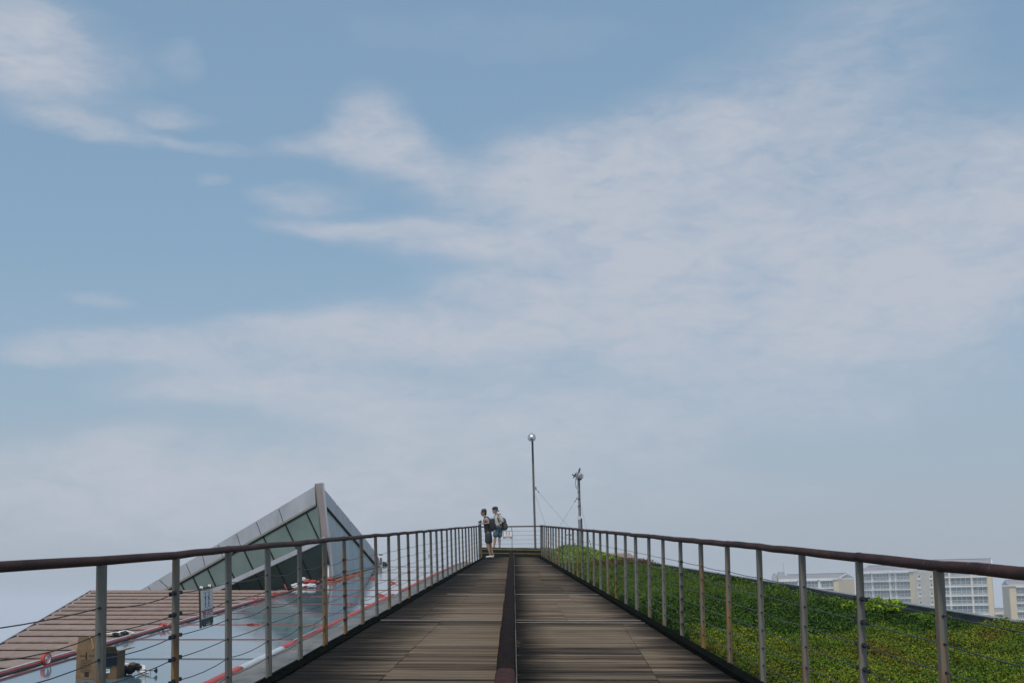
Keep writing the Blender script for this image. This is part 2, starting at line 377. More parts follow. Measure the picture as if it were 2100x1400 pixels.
m_gglass2 = MAT('deep_green_glass', (.034, .080, .082), .08, spec=.3, var=.15, vscale=1.2)
m_frame = MAT('dark_frame', (.006, .010, .009), .8, spec=.1)
m_frame2 = MAT('olive_frame', (.16, .165, .14), .5)
m_soil = MAT('dark_soil', (.022, .022, .012), .95, var=.4)
m_par = MAT('grey_parapet', (.085, .09, .088), .5, var=.35, vscale=3)
m_partop = MAT('parapet_cap', (.19, .20, .205), .4, var=.2)
m_conc = MAT('concrete', (.30, .29, .27), .8, var=.15)
def water_fn(nt, g, c, b):
    bp = nt.nodes.new('ShaderNodeBump'); bp.inputs['Strength'].default_value = .08; bp.inputs['Distance'].default_value = .2
    nt.links.new(NOISE(nt, g.outputs['Position'], .06, 6, .6), bp.inputs['Height']); nt.links.new(bp.outputs[0], b.inputs['Normal'])
m_water = MAT('sea_water', (.34, .40, .46), .02, spec=.8, var=.05, vscale=.01)
m_land = MAT('ground', (.12, .13, .09), .9, var=.3, vscale=.03)

# ------------------------------------------------------------------ sea and ground far below
S = 9000
MB().poly([(-S, -S, -36), (S, -S, -36), (S, S, -36), (-S, S, -36)]).build('water', m_water, kind='structure')
MB().slab([(40, 250, -35), (420, 250, -35), (460, 760, -35), (60, 760, -35)], 1.5).build('ground', m_land, kind='structure')

# ------------------------------------------------------------------ walkway deck
deck = empty('boardwalk', kind='structure')
PITCHB = .2; GAP = .014
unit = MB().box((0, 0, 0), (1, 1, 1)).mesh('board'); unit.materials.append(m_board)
SK = .05     # boards run a little askew
def joints(y):
    s = int(y//6.2)
    rr = random.Random(s*17+3)
    if y < 20.4: return -1.14+(y-13.3)*.0236, 1.256+(y-13.2)*.031
    return -(.35+.35*rr.random())*hwL(y), (.35+.4*rr.random())*hwR(y)
near = []; stuffb = MB()
nrow = int((YEND-2)/PITCHB)
for k in range(nrow):
    y = 2+(k+.5)*PITCHB
    jl, jr = joints(y)
    segs = [(-hwL(y)+.09, jl), (jl, -.07), (-.07+.012, jr), (jr, hwR(y)-.09)]
    for (a, b_) in segs:
        a += .0025; b_ -= .0025
        rr = random.Random(k*7+int(a*10))
        dz = rr.uniform(-.003, .004); L = b_-a; xc = (a+b_)/2
        yy = y - SK*xc
        p = W(xc, yy, -.02+dz)
        ang = -math.atan(SK)+rr.uniform(-.0012, .0012); ca = math.atan(CANT)
        rot = Matrix.Rotation(ang, 3, 'Z')
        Rm = Matrix.Rotation(math.atan(SLOPE), 3, 'X') @ Matrix.Rotation(ca, 3, 'Y') @ rot
        if 12.9 <= y < 27.9:
            o = bpy.data.objects.new('board', unit); C.objects.link(o); o.parent = deck
            o.matrix_local = Matrix.Translation(p) @ Rm.to_4x4() @ Matrix.Diagonal((L, PITCHB-GAP, .035, 1))
        else:
            stuffb.box(p, (L, PITCHB-GAP, .035), Rm)
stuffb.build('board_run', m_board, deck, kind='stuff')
# base under the boards, kerb and edge strips
MB().slab([W(-hwL(1.8), 1.8, -.045), W(hwR(1.8), 1.8, -.045), W(hwR(YEND), YEND, -.045), W(-hwL(YEND), YEND, -.045)], .22).build('deck_base', m_dark, deck)
MB().bar(W(hwR(2)-.06, 2, -.01), W(hwR(YEND+.2)-.06, YEND+.2, -.01), .115, .12).build('edge_kerb', m_kerb, deck)
MB().bar(W(-hwL(2)+.06, 2, -.03), W(-hwL(YEND+.2)+.06, YEND+.2, -.03), .115, .10).build('edge_strip', m_kerb, deck)
for (v, a, b_, t) in ((1271, .02, 2.0, .02), (1276, .02, 2.0, .012), (1218, .02, 2.0, .02), (1178, .02, 1.3, .03), (1159, .02, 1.3, .04), (1272, -1.9, -.1, .012), (1178, -1.4, -.1, .02), (1218, -1.2, -.1, .012)):
    y = onroof(1050, v).y
    a = max(a, -hwL(y)+.05); b_ = min(b_, hwR(y)-.03)
    MB().bar(W(a, y-SK*a, .0045), W(b_, y-SK*b_, .0045), t, .006).build('metal_strip', m_strip, deck)

# ------------------------------------------------------------------ divider beam
div = empty('divider_beam', W(-.03, 20, 0), label='low dark timber divider beam running up the middle of the boardwalk', cat='beam')
def bx(y): return -.082+.0018*y
cuts = [2.2, 6.4, 11.35, 16.2, 21.4, 27.0, 33.5, 40.5, 47.2, 53.9]
for i in range(len(cuts)-1):
    y0, y1 = cuts[i]+.008, cuts[i+1]-.008
    mb = MB(); n = 10; prof = []
    for (px_, pz) in ((-.076, .10), (-.078, .215), (-.066, .245), (-.04, .258), (.04, .258), (.066, .245), (.078, .215), (.076, .10)): prof.append((px_, pz))
    vs = []; st_ = 5
    for j in range(st_+1):
        y = y0+(y1-y0)*j/st_; rr = random.Random(i*31+j); dx, dz = rr.uniform(-.004, .004), rr.uniform(-.005, .005)
        e = .985 if j in (0, st_) else 1
        for (a, h) in prof: vs.append(W(bx(y)+a*e+dx, y, h*e+dz))
    m = len(prof)
    fs = [(j*m+k, j*m+(k+1) % m, (j+1)*m+(k+1) % m, (j+1)*m+k) for j in range(st_) for k in range(m)]
    fs += [tuple(range(m)), tuple(range((st_+1)*m-1, st_*m-1, -1))]
    mb.add(vs, fs)
    mb.build('beam_cap', m_beam_red if i == 1 else m_beam, div)
MB().bar(W(bx(2.2)-.002, 2.2, .05), W(bx(53.8)-.002, 53.8, .05), .12, .098).build('beam_base', m_dark, div)
MB().bar(W(bx(2.2)+.083, 2.2, .14), W(bx(53.8)+.083, 53.8, .14), .008, .10).build('side_plate', m_tan, div)

# ------------------------------------------------------------------ railings
CH = [.89, .75, .61, .465, .32, .18]
def post_mesh(h):
    mb = MB()
    # web and flange: tapering flat bar with a ridge
    hh = h
    vs = []
    for z, w in ((0, .047), (hh, .044)):
        vs += [(-w/2, -.02, z), (-.004, -.032, z), (w/2, -.012, z), (w/2, .03, z), (-w/2, .03, z)]
    mb.add(vs, [(0, 1, 6, 5), (1, 2, 7, 6), (2, 3, 8, 7), (3, 4, 9, 8), (4, 0, 5, 9), (4, 3, 2, 1, 0), (5, 6, 7, 8, 9)])
    return mb
def fitting(mb, c, d):
    mb.tube([c, c+d*.035], .016, 6); mb.tube([c+d*.03, c+d*.10], .010, 6); mb.box(c+d*.11, (.02, .034, .024)); mb.tube([c+d*.12, c+d*.16], .005, 5)
_t = MB(); fitting(_t, Vector((0, 0, 0)), Vector((0, 1, 0))); M_TURN = _t.mesh('turnbuckle'); M_TURN.materials.append(m_black)
M_GROM = MB().tube([(0, -.035, 0), (0, .035, 0)], .008, 6).mesh('cable_grommet'); M_GROM.materials.append(m_black)
def railing(side, label, ys, hw, lean, seed):
    rr = random.Random(seed)
    root = empty('cable_railing', W(side*hw(ys[len(ys)//2]), ys[len(ys)//2], 0), label=label, cat='railing')
    tops = []; base = []
    pm = post_mesh(1.11).mesh('post'); pm.materials.append(m_post)
    for k, y in enumerate(ys):
        b0 = W(side*(hw(y)+.01), y, -.05)
        o = bpy.data.objects.new('post', pm); C.objects.link(o); o.parent = root
        jl = rr.uniform(-.006, .006)
        o.rotation_euler = (rr.uniform(-.006, .006), CANT+side*lean+jl, rr.uniform(-.12, .12))
        hz = rr.uniform(-.004, .004)+(.018 if (k == 0 and side < 0) else 0); o.scale = (1, 1, (1.172+hz)/1.11)
        o.location = b0-world_loc(root)
        tops.append(b0+Vector(((CANT+side*lean+jl)*1.18, 0, 1.172+hz+.022))); base.append((b0, CANT+side*lean+jl))
        inv = (o.rotation_euler.to_matrix().to_4x4() @ Matrix.Diagonal((*o.scale, 1))).inverted()
        for h in CH:
            c = Vector(((CANT+side*lean+jl)*h, 0, h+.05))
            items = [(M_TURN, .03, 1), (M_TURN, -.03, -1)] if k % 5 == 2 else [(M_GROM, 0, 1)]
            for me, dy, sg_ in items:
                q = bpy.data.objects.new('turnbuckle' if me is M_TURN else 'cable_grommet', me); C.objects.link(q); q.parent = o
                q.matrix_local = inv @ Matrix.Translation(c+Vector((0, dy, 0))) @ Matrix.Rotation(math.atan(SLOPE), 4, 'X') @ Matrix.Rotation(0 if sg_ > 0 else math.pi, 4, 'Z')
    for ci, h in enumerate(CH):
        pts = []
        for k in range(len(ys)-1):
            a = base[k][0]+Vector((base[k][1]*h, 0, h+.05)); c = base[k+1][0]+Vector((base[k+1][1]*h, 0, h+.05))
            sag = rr.uniform(.004, .035) if side < 0 else rr.uniform(.0, .012)
            for t in (0, .25, .5, .75): pts.append(a.lerp(c, t)-Vector((0, 0, sag*4*t*(1-t))))
        pts.append(c)
        MB().tube(pts, .0034, 5).build('cable', m_cable, root)
    # handrail in welded lengths
    rr0 = .026 if side < 0 else .029
    full = [tops[0]+(tops[0]-tops[1])*1.6] + tops
    i = 0
    while i < len(full)-1:
        n = min(rr.choice((3, 4)), len(full)-1-i)
        seg = full[i:i+n+1]; pts = []; rad = []
        for a, c in zip(seg[:-1], seg[1:]):
            for t in (0, .33, .66): pts.append(a.lerp(c, t)+Vector((rr.uniform(-.002, .002), 0, rr.uniform(-.004, .004)))); rad.append(rr0*rr.uniform(.97, 1.04))
        pts.append(seg[-1]); rad.append(rr0); rad[0] = rr0
        MB().tube(pts, rad, 14).build('handrail', m_rail, root)
        j0 = seg[0]; dd = (seg[1]-seg[0]).normalized()
        MB().tube([j0-dd*.03, j0+dd*.03], rr0+.002, 14).build('rail_collar', m_rail, root)
        i += n
    return root, tops
ysR = [7.57+1.610*k for k in range(-1, 30)]
ysL = [8.24+1.622*k for k in range(-1, 29)]
rl, topsL = railing(-1, 'rusted cable railing with brown pipe handrail on the left side of the boardwalk', ysL, hwL, .035, 5)
rr_, topsR = railing(1, 'rusted cable railing with brown pipe handrail beside the green planting', ysR, hwR, 0.0, 9)

# ------------------------------------------------------------------ far platform, two steps
pl = empty('viewing_platform', kind='structure')
def WP(x, y, h): return W(x, y, h)+Vector((0, 0, -.016*x))
ZT = .26
def slabP(y0, y1, h0, h1, name, mat):
    MB().hexa([WP(x, y, h) for x in (-1.16, 1.14) for (y, (ha, hb)) in ((y0, (h0, h1)), (y1, (h0, h1))) for h in (ha, hb)]).build(name, mat, pl)
slabP(YEND, YEND+.35, -.05, .128, 'step', m_dark)
slabP(YEND+.36, YEND+4.6, -.05, ZT-.003, 'step', m_dark)
slabP(YEND-.006, YEND+.055, .128, .146, 'step_nosing', m_yel)
slabP(YEND+.35, YEND+.42, ZT-.003, ZT+.022, 'step_nosing', m_yel)
def box_dir(name, pts, rad, mat, par, n=6): return MB().tube(pts, rad, n).build(name, mat, par)
# end railing
er = empty('end_railing', WP(0, YEND+4.2, ZT), label='dark metal end railing with thin cables at the head of the boardwalk', cat='railing')
yE = YEND+4.0
def EP(x, h): return Vector((x, yE, 0))+Vector((0, 0, SLOPE*(YEND+.4)-CANT*x*.3+ZT+h))
hE = 1.02
MB().bar(EP(-1.2, hE), EP(1.16, hE), .05, .05).build('top_rail', MAT('olive_rail', (.05, .045, .03), .5), er)
for h in (.84, .67, .50, .34, .18): MB().tube([EP(-1.2, h), EP(1.16, h)], .0045, 5).build('cable', m_cable, er)
MB().tube([EP(.04, 0), EP(.04, hE)], .011, 6).build('thin_post', m_cable, er)
mdp = MAT('dark_corner_post', (.022, .020, .026), .5)
for x, nm in ((1.13, 'corner_post'), (-1.17, 'corner_post')):
    a = WP(x, YEND+.30, -.05); MB().bar(a, a+Vector((CANT*1.2, 0, 1.24)), .10, .10, up=Vector((0, 1, 0))).build(nm, mdp, er)
    b2 = EP(x, hE); MB().tube([a+Vector((CANT*1.2, 0, 1.19)), b2], .03, 8).build('side_rail', m_rail, er)
    for h in (.2, .4, .6, .8): MB().tube([a+Vector((0, 0, h+.26)), EP(x, h)], .0045, 5).build('cable', m_cable, er)

# ------------------------------------------------------------------ left: gutter, glass roof
gut = empty('roof_gutter', W(-hwL(20)-.4, 20, -.2), label='grey metal gutter edge with white pipe cap along the left railing', cat='gutter')
def ext(off0, h0, off1, h1, name, mat, y0=3.0, y1=YEND+1.0, n=26, t=.012):
    mb = MB(); vs = []
    for j in range(n+1):
        y = y0+(y1-y0)*j/n; d = random.Random(j*3+int(off0*50)).uniform(-.004, .004)
        for (o_, h) in ((off0, h0), (off1, h1), (off1, h1-t), (off0, h0-t)): vs.append(W(-(hwL(y)+o_), y, h+d))
    fs = [(j*4+k, j*4+(k+1) % 4, (j+1)*4+(k+1) % 4, (j+1)*4+k) for j in range(n) for k in range(4)]
    mb.add(vs, fs); return mb.build(name, mat, gut)
ext(.075, -.13, .095, -.22, 'flashing_lip', m_ledge)
ext(.10, -.222, .44, -.23, 'flashing', m_ledge)
ext(.445, -.205, .79, -.19, 'flashing', m_ledge2)
ext(.44, -.255, .80, -.30, 'flashing_web', m_dark)
MB().tube([W(-(hwL(y)+.84), y, -.215) for y in np.linspace(3, YEND+1, 20)], .05, 10).build('pipe_cap', m_cap, gut)
def tape_on_cap(y0, y1, par=gut):
    n = max(2, int((y1-y0)/1.5)); mb = MB(); rr = random.Random(int(y0*10))
    vs = []
    for j in range(n+1):
        y = y0+(y1-y0)*j/n; w = rr.uniform(-.006, .006)
        for (o_, h) in ((.790+w, -.185), (.805+w, -.166), (.855+w, -.163), (.885+w, -.20), (.88, -.225), (.795, -.2)): vs.append(W(-(hwL(y)+o_), y, h))
    mb.add(vs, [(j*6+k, j*6+(k+1) % 6, (j+1)*6+(k+1) % 6, (j+1)*6+k) for j in range(n) for k in range(6)]+[tuple(range(6)), tuple(range((n+1)*6-1, n*6-1, -1))])
    mb.build('tape_strip', m_red, par)
yt = lambda u, v: onroof(u, v, -.2).y
tape_on_cap(9, yt(480, 1372)); tape_on_cap(yt(572, 1330), yt(800, 1219)-.2); tape_on_cap(yt(812, 1214), YEND-2)
MB().tube([W(-(hwL(y)+.815), y, -.150) for y in (yt(590, 1320), yt(640, 1297))], .007, 5).build('tape_highlight', m_cap, gut)  # white strip standing in for the highlight along the red tape

GH = -.30
tl0 = onroof(0, 1388, GH); tl1 = onroof(656, 1196, GH)
def xl(y): return tl0.x+(tl1.x-tl0.x)*(y-tl0.y)/(tl1.y-tl0.y)
Cb = onroof(677, 1187, GH); Rb = onroof(785, 1158.5, GH)
def xleft(y):
    if y <= tl1.y: return xl(y)
    if y <= Cb.y: return tl1.x+(Cb.x-tl1.x)*(y-tl1.y)/(Cb.y-tl1.y)
    if y <= Rb.y: return Cb.x+(Rb.x-Cb.x)*(y-Cb.y)/(Rb.y-Cb.y)
    return Rb.x-(y-Rb.y)*.5
gl = empty('glass_roof', W(-4, 25, GH), label='wet pale blue glass roof sheet sealed with thin red tape lines', cat='glass roof')
ks = list(range(-4, 14)); ge = [18.07+2.9*k for k in ks]
for a, b_ in zip(ge[:-1], ge[1:]):
    cut = [a+.006]+[q for q in (tl1.y, Cb.y, Rb.y) if a < q < b_]+[b_-.006]
    left = [W(xleft(q), q, GH) for q in cut]; right = [W(-(hwL(q)+.84), q, GH) for q in cut[::-1]]
    MB().slab(left+right, .03).build('glass_panel', m_glass, gl)
for k, y in zip(ks, ge):
    if y < 15.5 or y > 54: continue
    a = xleft(y)+.03; b_ = -(hwL(y)+.9); n = 8; rr = random.Random(k+50)
    pts = [W(a+(b_-a)*t/n, y+rr.uniform(-.01, .01), GH+.006) for t in range(n+1)]
    if k >= 1 and (y < 36 or k % 2 == 0):
        MB().tube(pts, .005 if y < 30 else .0055, 5).build('tape_line', m_red2, gl)
        if k in (2, 4, 7, 10):
            x = a+(b_-a)*rr.uniform(.2, .8); mb = MB()
            for s in range(6):
                q = W(x+rr.uniform(-.07, .07), y+rr.uniform(-.03, .03), GH+.012); mb.box(q, (rr.uniform(.03, .10), .02, rr.uniform(.008, .02)), Matrix.Rotation(rr.uniform(-.5, .5), 3, 'Y'))
            mb.build('tape_knot', m_red, gl)
    elif k < 1: MB().tube(pts, .004, 5).build('seam', m_cable, gl)
MB().box((0, 0, 0), (.02, .02, .02))
# roof base under glass
MB().slab([W(-2.2, 4, -.5), W(-1.0, 60, -.5), W(-5.6, 60, -.5), W(xleft(38)+.2, 38, -.5), W(tl0.x+(tl1.x-tl0.x)*(6-tl0.y)/(tl1.y-tl0.y), 6, -.5)], .25).build('roof_base', m_dark, kind='structure')
# edge bead between the glass and the tiles
eb = empty('edge_bead', tl0, label='raised edge bead wrapped in red tape with a modelled white highlight between tiles and glass roof', cat='edge trim')
def xlp(t): return tl0.lerp(tl1, t)
n = 14; rr = random.Random(4)
ptsA = [xlp(-.35+1.35*i/n)+Vector((rr.uniform(-.01, .01), 0, .035)) for i in range(n+1)]
MB().tube(ptsA, .011, 8).build('red_tape', m_red, eb)
MB().tube([p+Vector((-.022, .0, .018)) for p in ptsA[:11]], .012, 6).build('bead_highlight', m_cap, eb)  # thin white tube modelled as the highlight next to the tape
MB().tube([p+Vector((.12, -.0, -.026)) for p in ptsA[:6]], .006, 6).build('tape_line', m_red, eb)
for t in (.30, .62, .72, .90):
    mb = MB(); c = xlp(t)+Vector((0, 0, .06))
    for s in range(7): mb.box(c+Vector((rr.uniform(-.08, .08), rr.uniform(-.07, .07), rr.uniform(-.03, .02))), (rr.uniform(.03, .11), .03, .02), Matrix.Rotation(rr.uniform(-1, 1), 3, 'Y'))
    mb.build('tape_knot', m_red, eb)

# ------------------------------------------------------------------ left: tiled roof
h0 = onroof(187, 1212.5, GH); h1 = onroof(0, 1325, GH)
def xhip(y): return h0.x+(h1.x-h0.x)*(y-h0.y)/(h1.y-h0.y)
vrow = [1212.5, 1218, 1224.3, 1231.5, 1238.8, 1246.5, 1254.8, 1263.5, 1272.8, 1283, 1294.8, 1308, 1321.6, 1337, 1354.6, 1375, 1399, 1428, 1465, 1510]
yrow = [onroof(190, v, GH).y for v in vrow]
_sh = (h1.x-h0.x)/(h1.y-h0.y); _sl = (tl1.x-tl0.x)/(tl1.y-tl0.y)
yc = (tl0.x-.07-_sl*tl0.y-h0.x+_sh*h0.y)/(_sh-_sl)+.25       # where hip and tape line meet
print('yc', yc)
tr = empty('tiled_roof', W(-9, 22, GH), label='pinkish brown tiled roof in stepped rows left of the glass roof', cat='roof')
for i in range(len(yrow)-1):
    y1, y0 = yrow[i], max(yrow[i+1], yc)     # far, near
    if y1 < yc+.1: break
    x0 = xhip((y0+y1)/2)
    x1 = xl((y0+y1)/2)-.06
    mb = MB(); nt_ = max(4, int((x1-x0)/.18)); rr = random.Random(i)
    for j in range(nt_):
        fa, fb = j/nt_, (j+1)/nt_
        g2 = .0018
        def XX(f, y):
            a = xhip(y)+.02; b_ = xl(y)-.07; return a+(b_-a)*f
        dz = rr.uniform(-.0015, .0015)
        pts = [W(XX(fa, y0)+g2, y0, GH+.050+dz), W(XX(fb, y0)-g2, y0, GH+.050+dz), W(XX(fb, y1)-g2, y1+.05, GH+.018), W(XX(fa, y1)+g2, y1+.05, GH+.018)]
        lo = [p-Vector((0, 0, .018 if q_ < 2 else .010)) for q_, p in enumerate(pts)]
        mb.add(pts+lo, [(0, 1, 2, 3), (7, 6, 5, 4), (0, 4, 5, 1), (1, 5, 6, 2), (2, 6, 7, 3), (3, 7, 4, 0)])
    mb.build('tile_row', m_tile, tr)
MB().slab([W(xhip(yc)+.02, yc, GH+.005), W(xl(yc)-.01, yc, GH+.005), W(xl(yrow[0]), yrow[0], GH+.005), W(xhip(yrow[0])+.05, yrow[0], GH+.005)], .1).build('underlay', m_tilegap, tr)
MB().tube([W(xhip(y), y, GH+.02) for y in (yc, 24, 29, yrow[0]-.1)], [.02, .02, .02, .02], 8).build('hip_edge', MAT('hip_trim', (.07, .06, .055), .7), tr)
MB().tube([W(xhip(yrow[0]), yrow[0]+.06, GH+.02), W(xl(yrow[0])-.1, yrow[0]+.06, GH+.02)], .015, 6).build('ridge_edge', m_tile, tr)
# level tiled surface behind the ridge
zr = W(-8, yrow[0], GH).z-.06
mb = MB()
for i in range(10):
    ya, yb = yrow[0]+.1+i*1.1, yrow[0]+.1+i*1.1+1.04
    xw = max(-.272*ya, -11.3); mb.slab([(xw, ya, zr-.04), (-4.9, ya, zr-.04), (-4.9, yb, zr-.08), (xw, yb, zr-.08)], .03)
mb.build('rear_tile_rows', m_tile, tr, kind='stuff')
MB().slab([(-9.3, yrow[0]+.1, zr-.15), (-4.8, yrow[0]+.1, zr-.15), (-4.8, 46, zr-.15), (-11.3, 46, zr-.15), (-11.3, 42, zr-.15)], .2).build('rear_underlay', m_tilegap, tr)

# ------------------------------------------------------------------ winged skylight
sk = empty('winged_skylight', Cb, label='angular metal and green glass skylight with a tall leaning column at its peak', cat='skylight')
yA = Cb.y
P = at(650, 993, yA-.4); L = at(266, 1221.5, yA-.3); Mm = at(668, 1112, yA-.75); CC = at(681, 1189, yA-.05)
zb = zr-.1
Cl = CC.copy(); Ll = L.copy()
# upper facet: plane P, L, M;  lower facet: L, M, C
def bary_pt(A, B, Cc, u, v):           # ray against plane ABC
    nrm = (B-A).cross(Cc-A); d = ray(u, v); t = nrm.dot(A-EV)/nrm.dot(d); return EV+d*t
up_ = lambda u, v: bary_pt(P, L, Mm, u, v)
lo_ = lambda u, v: bary_pt(L, Mm, CC, u, v)
nU = (L-P).cross(Mm-P).normalized(); nU = nU if nU.y < 0 else -nU
nL = (Mm-L).cross(CC-L).normalized(); nL = nL if nL.y < 0 else -nL
# joints in the band (outer edge point, inner edge point), right to left, measured on the structure
outer = [(645, 997), (571, 1038), (525, 1066.5), (483.7, 1090.5), (446, 1114), (414, 1137.5), (380.8, 1153), (325.5, 1188), (301, 1203), (284.6, 1211)]
def oe(u): # outer edge line
    return 997+(645-u)*(1211-997)/(645-284.6)
def ie(u): return 1034+(646.6-u)*(1210-1034)/(646.6-336)
us_o = [646, 571, 525, 484, 446, 414, 380.6, 352, 325, 302, 280]
us_i = [648, 581, 535.6, 494, 457, 421, 391.5, 366, 345, 318, 300]
for i in range(len(us_o)-1):
    q = [(us_o[i]-.6, oe(us_o[i]-.6)), (us_o[i+1]+.6, oe(us_o[i+1]+.6)), (us_i[i+1]+.6, ie(us_i[i+1]+.6)), (us_i[i]-.6, ie(us_i[i]-.6))]
    MB().slab([up_(*p) for p in q], .05, -nU).build('band_panel', m_metal, sk)
# inner frame bars
MB().bar(up_(648, ie(648)+2.2)+nU*.03, up_(300, ie(300)+2.2)+nU*.03, .06, .035, up=nU).build('frame_bar', m_frame2, sk)
MB().bar(up_(648, ie(648)+5)+nU*.03, up_(296, ie(296)+5)+nU*.03, .018, .05, up=nU).build('frame_bar', m_frame, sk)
# fold line from L to M
def fold(u): a = (455, 1204); b_ = (641, 1118); return a[1]+(u-a[0])*(b_[1]-a[1])/(b_[0]-a[0])
P_, L_ = up_(655, fold(655)), up_(300, fold(300))
# green glass panes above the fold (slanted joints)
gl_j = [(652, 1040), (628.5, 1046), (585.5, 1067), (540.5, 1090.5), (499, 1113), (462, 1134.5), (426, 1158), (396, 1176), (372, 1190), (350, 1203), (330, 1215), (300, 1232)]
SL = .47
def cross_line(u0, v0, k=SL):         # where the slanted joint meets the fold line
    a = (455, 1204); m = (1118-1204)/(641-455)
    # u = u0+k*(v-v0); v = 1204+m*(u-455)
    v = (1204+m*(u0-k*v0-455))/(1-m*k); return u0+k*(v-v0), v
colx = lambda v: 647+(v-1034)*.152      # left edge of the column
for i in range(len(gl_j)-1):
    (ua, va), (ub, vb) = gl_j[i], gl_j[i+1]
    ta = (ua, ie(ua)+6.5); tb = (ub, ie(ub)+6.5)
    ba = cross_line(*ta); bb = cross_line(*tb)
    poly = [ta, tb, bb, ba]
    # clip to the column side
    if ba[0] > colx(ba[1]): 
        v = ba[1]
        poly = [ta, tb, bb, (colx(fold(664)), fold(664))]
        if i <= 0: poly = [(651, ie(651)+6.5), tb, bb, (colx(fold(664)), fold(664))]
    if bb[0] > 664: poly = [ta, tb, (colx(1112)-1, 1112)]; 
    MB().slab([up_(*p) for p in poly], .02, -nU).build('glass_pane', m_gglass, sk)
    MB().bar(up_(*tb)+nU*.012, up_(*bb)+nU*.012, .035, .03, up=nU).build('mullion', m_frame, sk)
    MB().bar(up_(*ta)+nU*.002, up_(*ba)+nU*.002, .01, .01, up=nU) if False else None
MB().bar(up_(300, fold(300))+nU*.05, up_(668, fold(668))+nU*.05, .13, .07, up=nU).build('fold_bar', m_metal, sk)
# lower facet
lowpoly = [lo_(300, fold(300)+1), lo_(668, fold(668)+1), lo_(683, 1194), lo_(560, 1236), lo_(420, 1236)]
MB().slab(lowpoly, .03, -nL).build('lower_glass', m_gglass2, sk)
for (ua, va) in gl_j[1:9]:
    a = cross_line(ua, ie(ua)+6.5); v2 = 1236; b_ = (a[0]+SL*(v2-a[1]), v2)
    if a[0] > 655: continue
    if b_[0] > 683:
        t = (676-a[0])/(b_[0]-a[0]); b_ = (676, a[1]+(v2-a[1])*t)
    MB().bar(lo_(*a)+nL*.012, lo_(*b_)+nL*.012, .03, .025, up=nL).build('mullion', m_frame, sk)
# column
top = [at(645.5, 991.5, yA-.55), at(661.5, 989.5, yA-.5), at(663.5, 990, yA+.1), at(649, 991, yA+.1)]
bot = [at(667, 1192, yA-.35), at(681.5, 1192, yA-.3), at(684, 1188, yA+.3), at(670, 1188, yA+.3)]
MB().add(bot+top, [(0, 1, 2, 3), (7, 6, 5, 4), (0, 4, 5, 1), (1, 5, 6, 2), (2, 6, 7, 3), (3, 7, 4, 0)]).build('column', m_col, sk)
MB().bar(at(662.6, 991, yA-.5), at(683.5, 1190, yA-.28), .05, .06).build('column_edge', m_metal3, sk)
MB().bar(at(645.8, 992, yA-.58), at(652.5, 1042, yA-.56), .02, .02).build('column_bead', m_frame2, sk)
MB().bar(at(652.5, 1042, yA-.56), at(667.2, 1190, yA-.38), .02, .02).build('column_bead', m_frame2, sk)
# right facet B
Pb = at(664, 1001, yA-.1); Rt = at(787, 1160, Rb.y); Cb2 = at(682, 1188, yA+.1)
nB = (Rt-Pb).cross(Cb2-Pb).normalized(); nB = nB if nB.x > 0 else -nB
bb_ = lambda u, v: bary_pt(Pb, Rt, Cb2, u, v)
def boe(u): 
    pts_ = [(664, 1001), (744.6, 1098), (769.7, 1131), (787, 1160)]
    for (a, b_) in zip(pts_[:-1], pts_[1:]):
        if u <= b_[0]: return a[1]+(u-a[0])*(b_[1]-a[1])/(b_[0]-a[0])
    return 1160
def bie(u): return 1043+(u-670)*(1158.5-1043)/(769.5-670)
bu = [666, 690, 718, 744, 762, 770]
for i in range(len(bu)-1):
    a, b_ = bu[i]+.3, bu[i+1]-.3
    MB().slab([bb_(a, boe(a)), bb_(b_, boe(b_)), bb_(b_, min(bie(b_), 1159)), bb_(a, bie(a) if a > 670 else 1043)], .04, -nB).build('band_panel', m_metal, sk)
MB().slab([bb_(770, boe(770)), bb_(786, 1160), bb_(770, 1160)], .04, -nB).build('band_panel', m_metal, sk)
def bbase(u): return 1188-(u-682)*(1188-1160)/(787-682)
bv = [672, 690, 706, 722, 738, 754, 769]
for i in range(len(bv)-1):
    a, b_ = bv[i]+.12, bv[i+1]-.12
    MB().slab([bb_(a, bie(a)+2.2), bb_(b_, bie(b_)+2.2), bb_(b_+3*(1-i/6), bbase(b_)), bb_(a+3*(1-i/6), bbase(max(a, 682)))], .04, -nB).build('wall_panel', m_metal2, sk)
MB().bar(bb_(668, 1041.5)+nB*.03, bb_(771, 1160.5)+nB*.03, .05, .05, up=nB).build('frame_bar', m_frame, sk)
MB().bar(bb_(682, 1188)+nB*.03, bb_(786, 1160.3)+nB*.03, .06, .05, up=nB).build('base_bar', m_frame, sk)
# backing so the shell is closed
LL = up_(272, oe(272)); 
MB().add([P+Vector((0, .12, -.02)), LL+Vector((0, .12, -.02)), Rt+Vector((-.1, .1, 0)), Cb2+Vector((-.1, .2, 0)), Vector((LL.x, LL.y+.2, zb)), Pb+Vector((-.1, .1, -.1))],
         [(0, 1, 2), (1, 4, 2), (4, 3, 2), (5, 0, 2)]).build('rear_cladding', m_metal, sk)

# ------------------------------------------------------------------ building body under the roofs
def wallring(pts, name='building_wall'):
    mb = MB()
    for a, b_ in zip(pts, pts[1:]+pts[:1]):
        mb.add([a, b_, Vector((b_.x, b_.y, -36)), Vector((a.x, a.y, -36))], [(0, 1, 2, 3)])
    return mb.build(name, m_conc, kind='structure')
wallring([W(xl(6)+.3, 6, -.6), W(xl(yc)+.3, yc, -.5), W(xhip(yrow[0])+.8, yrow[0]-.1, -.6), Vector((-10.6, 40, zr-.5)), Vector((-11.0, 45, zr-.5)), W(-6, 60, -.7), W(5, 60, -.6), W(6.4, 20, -.6), W(7.6, 4, -.6)])

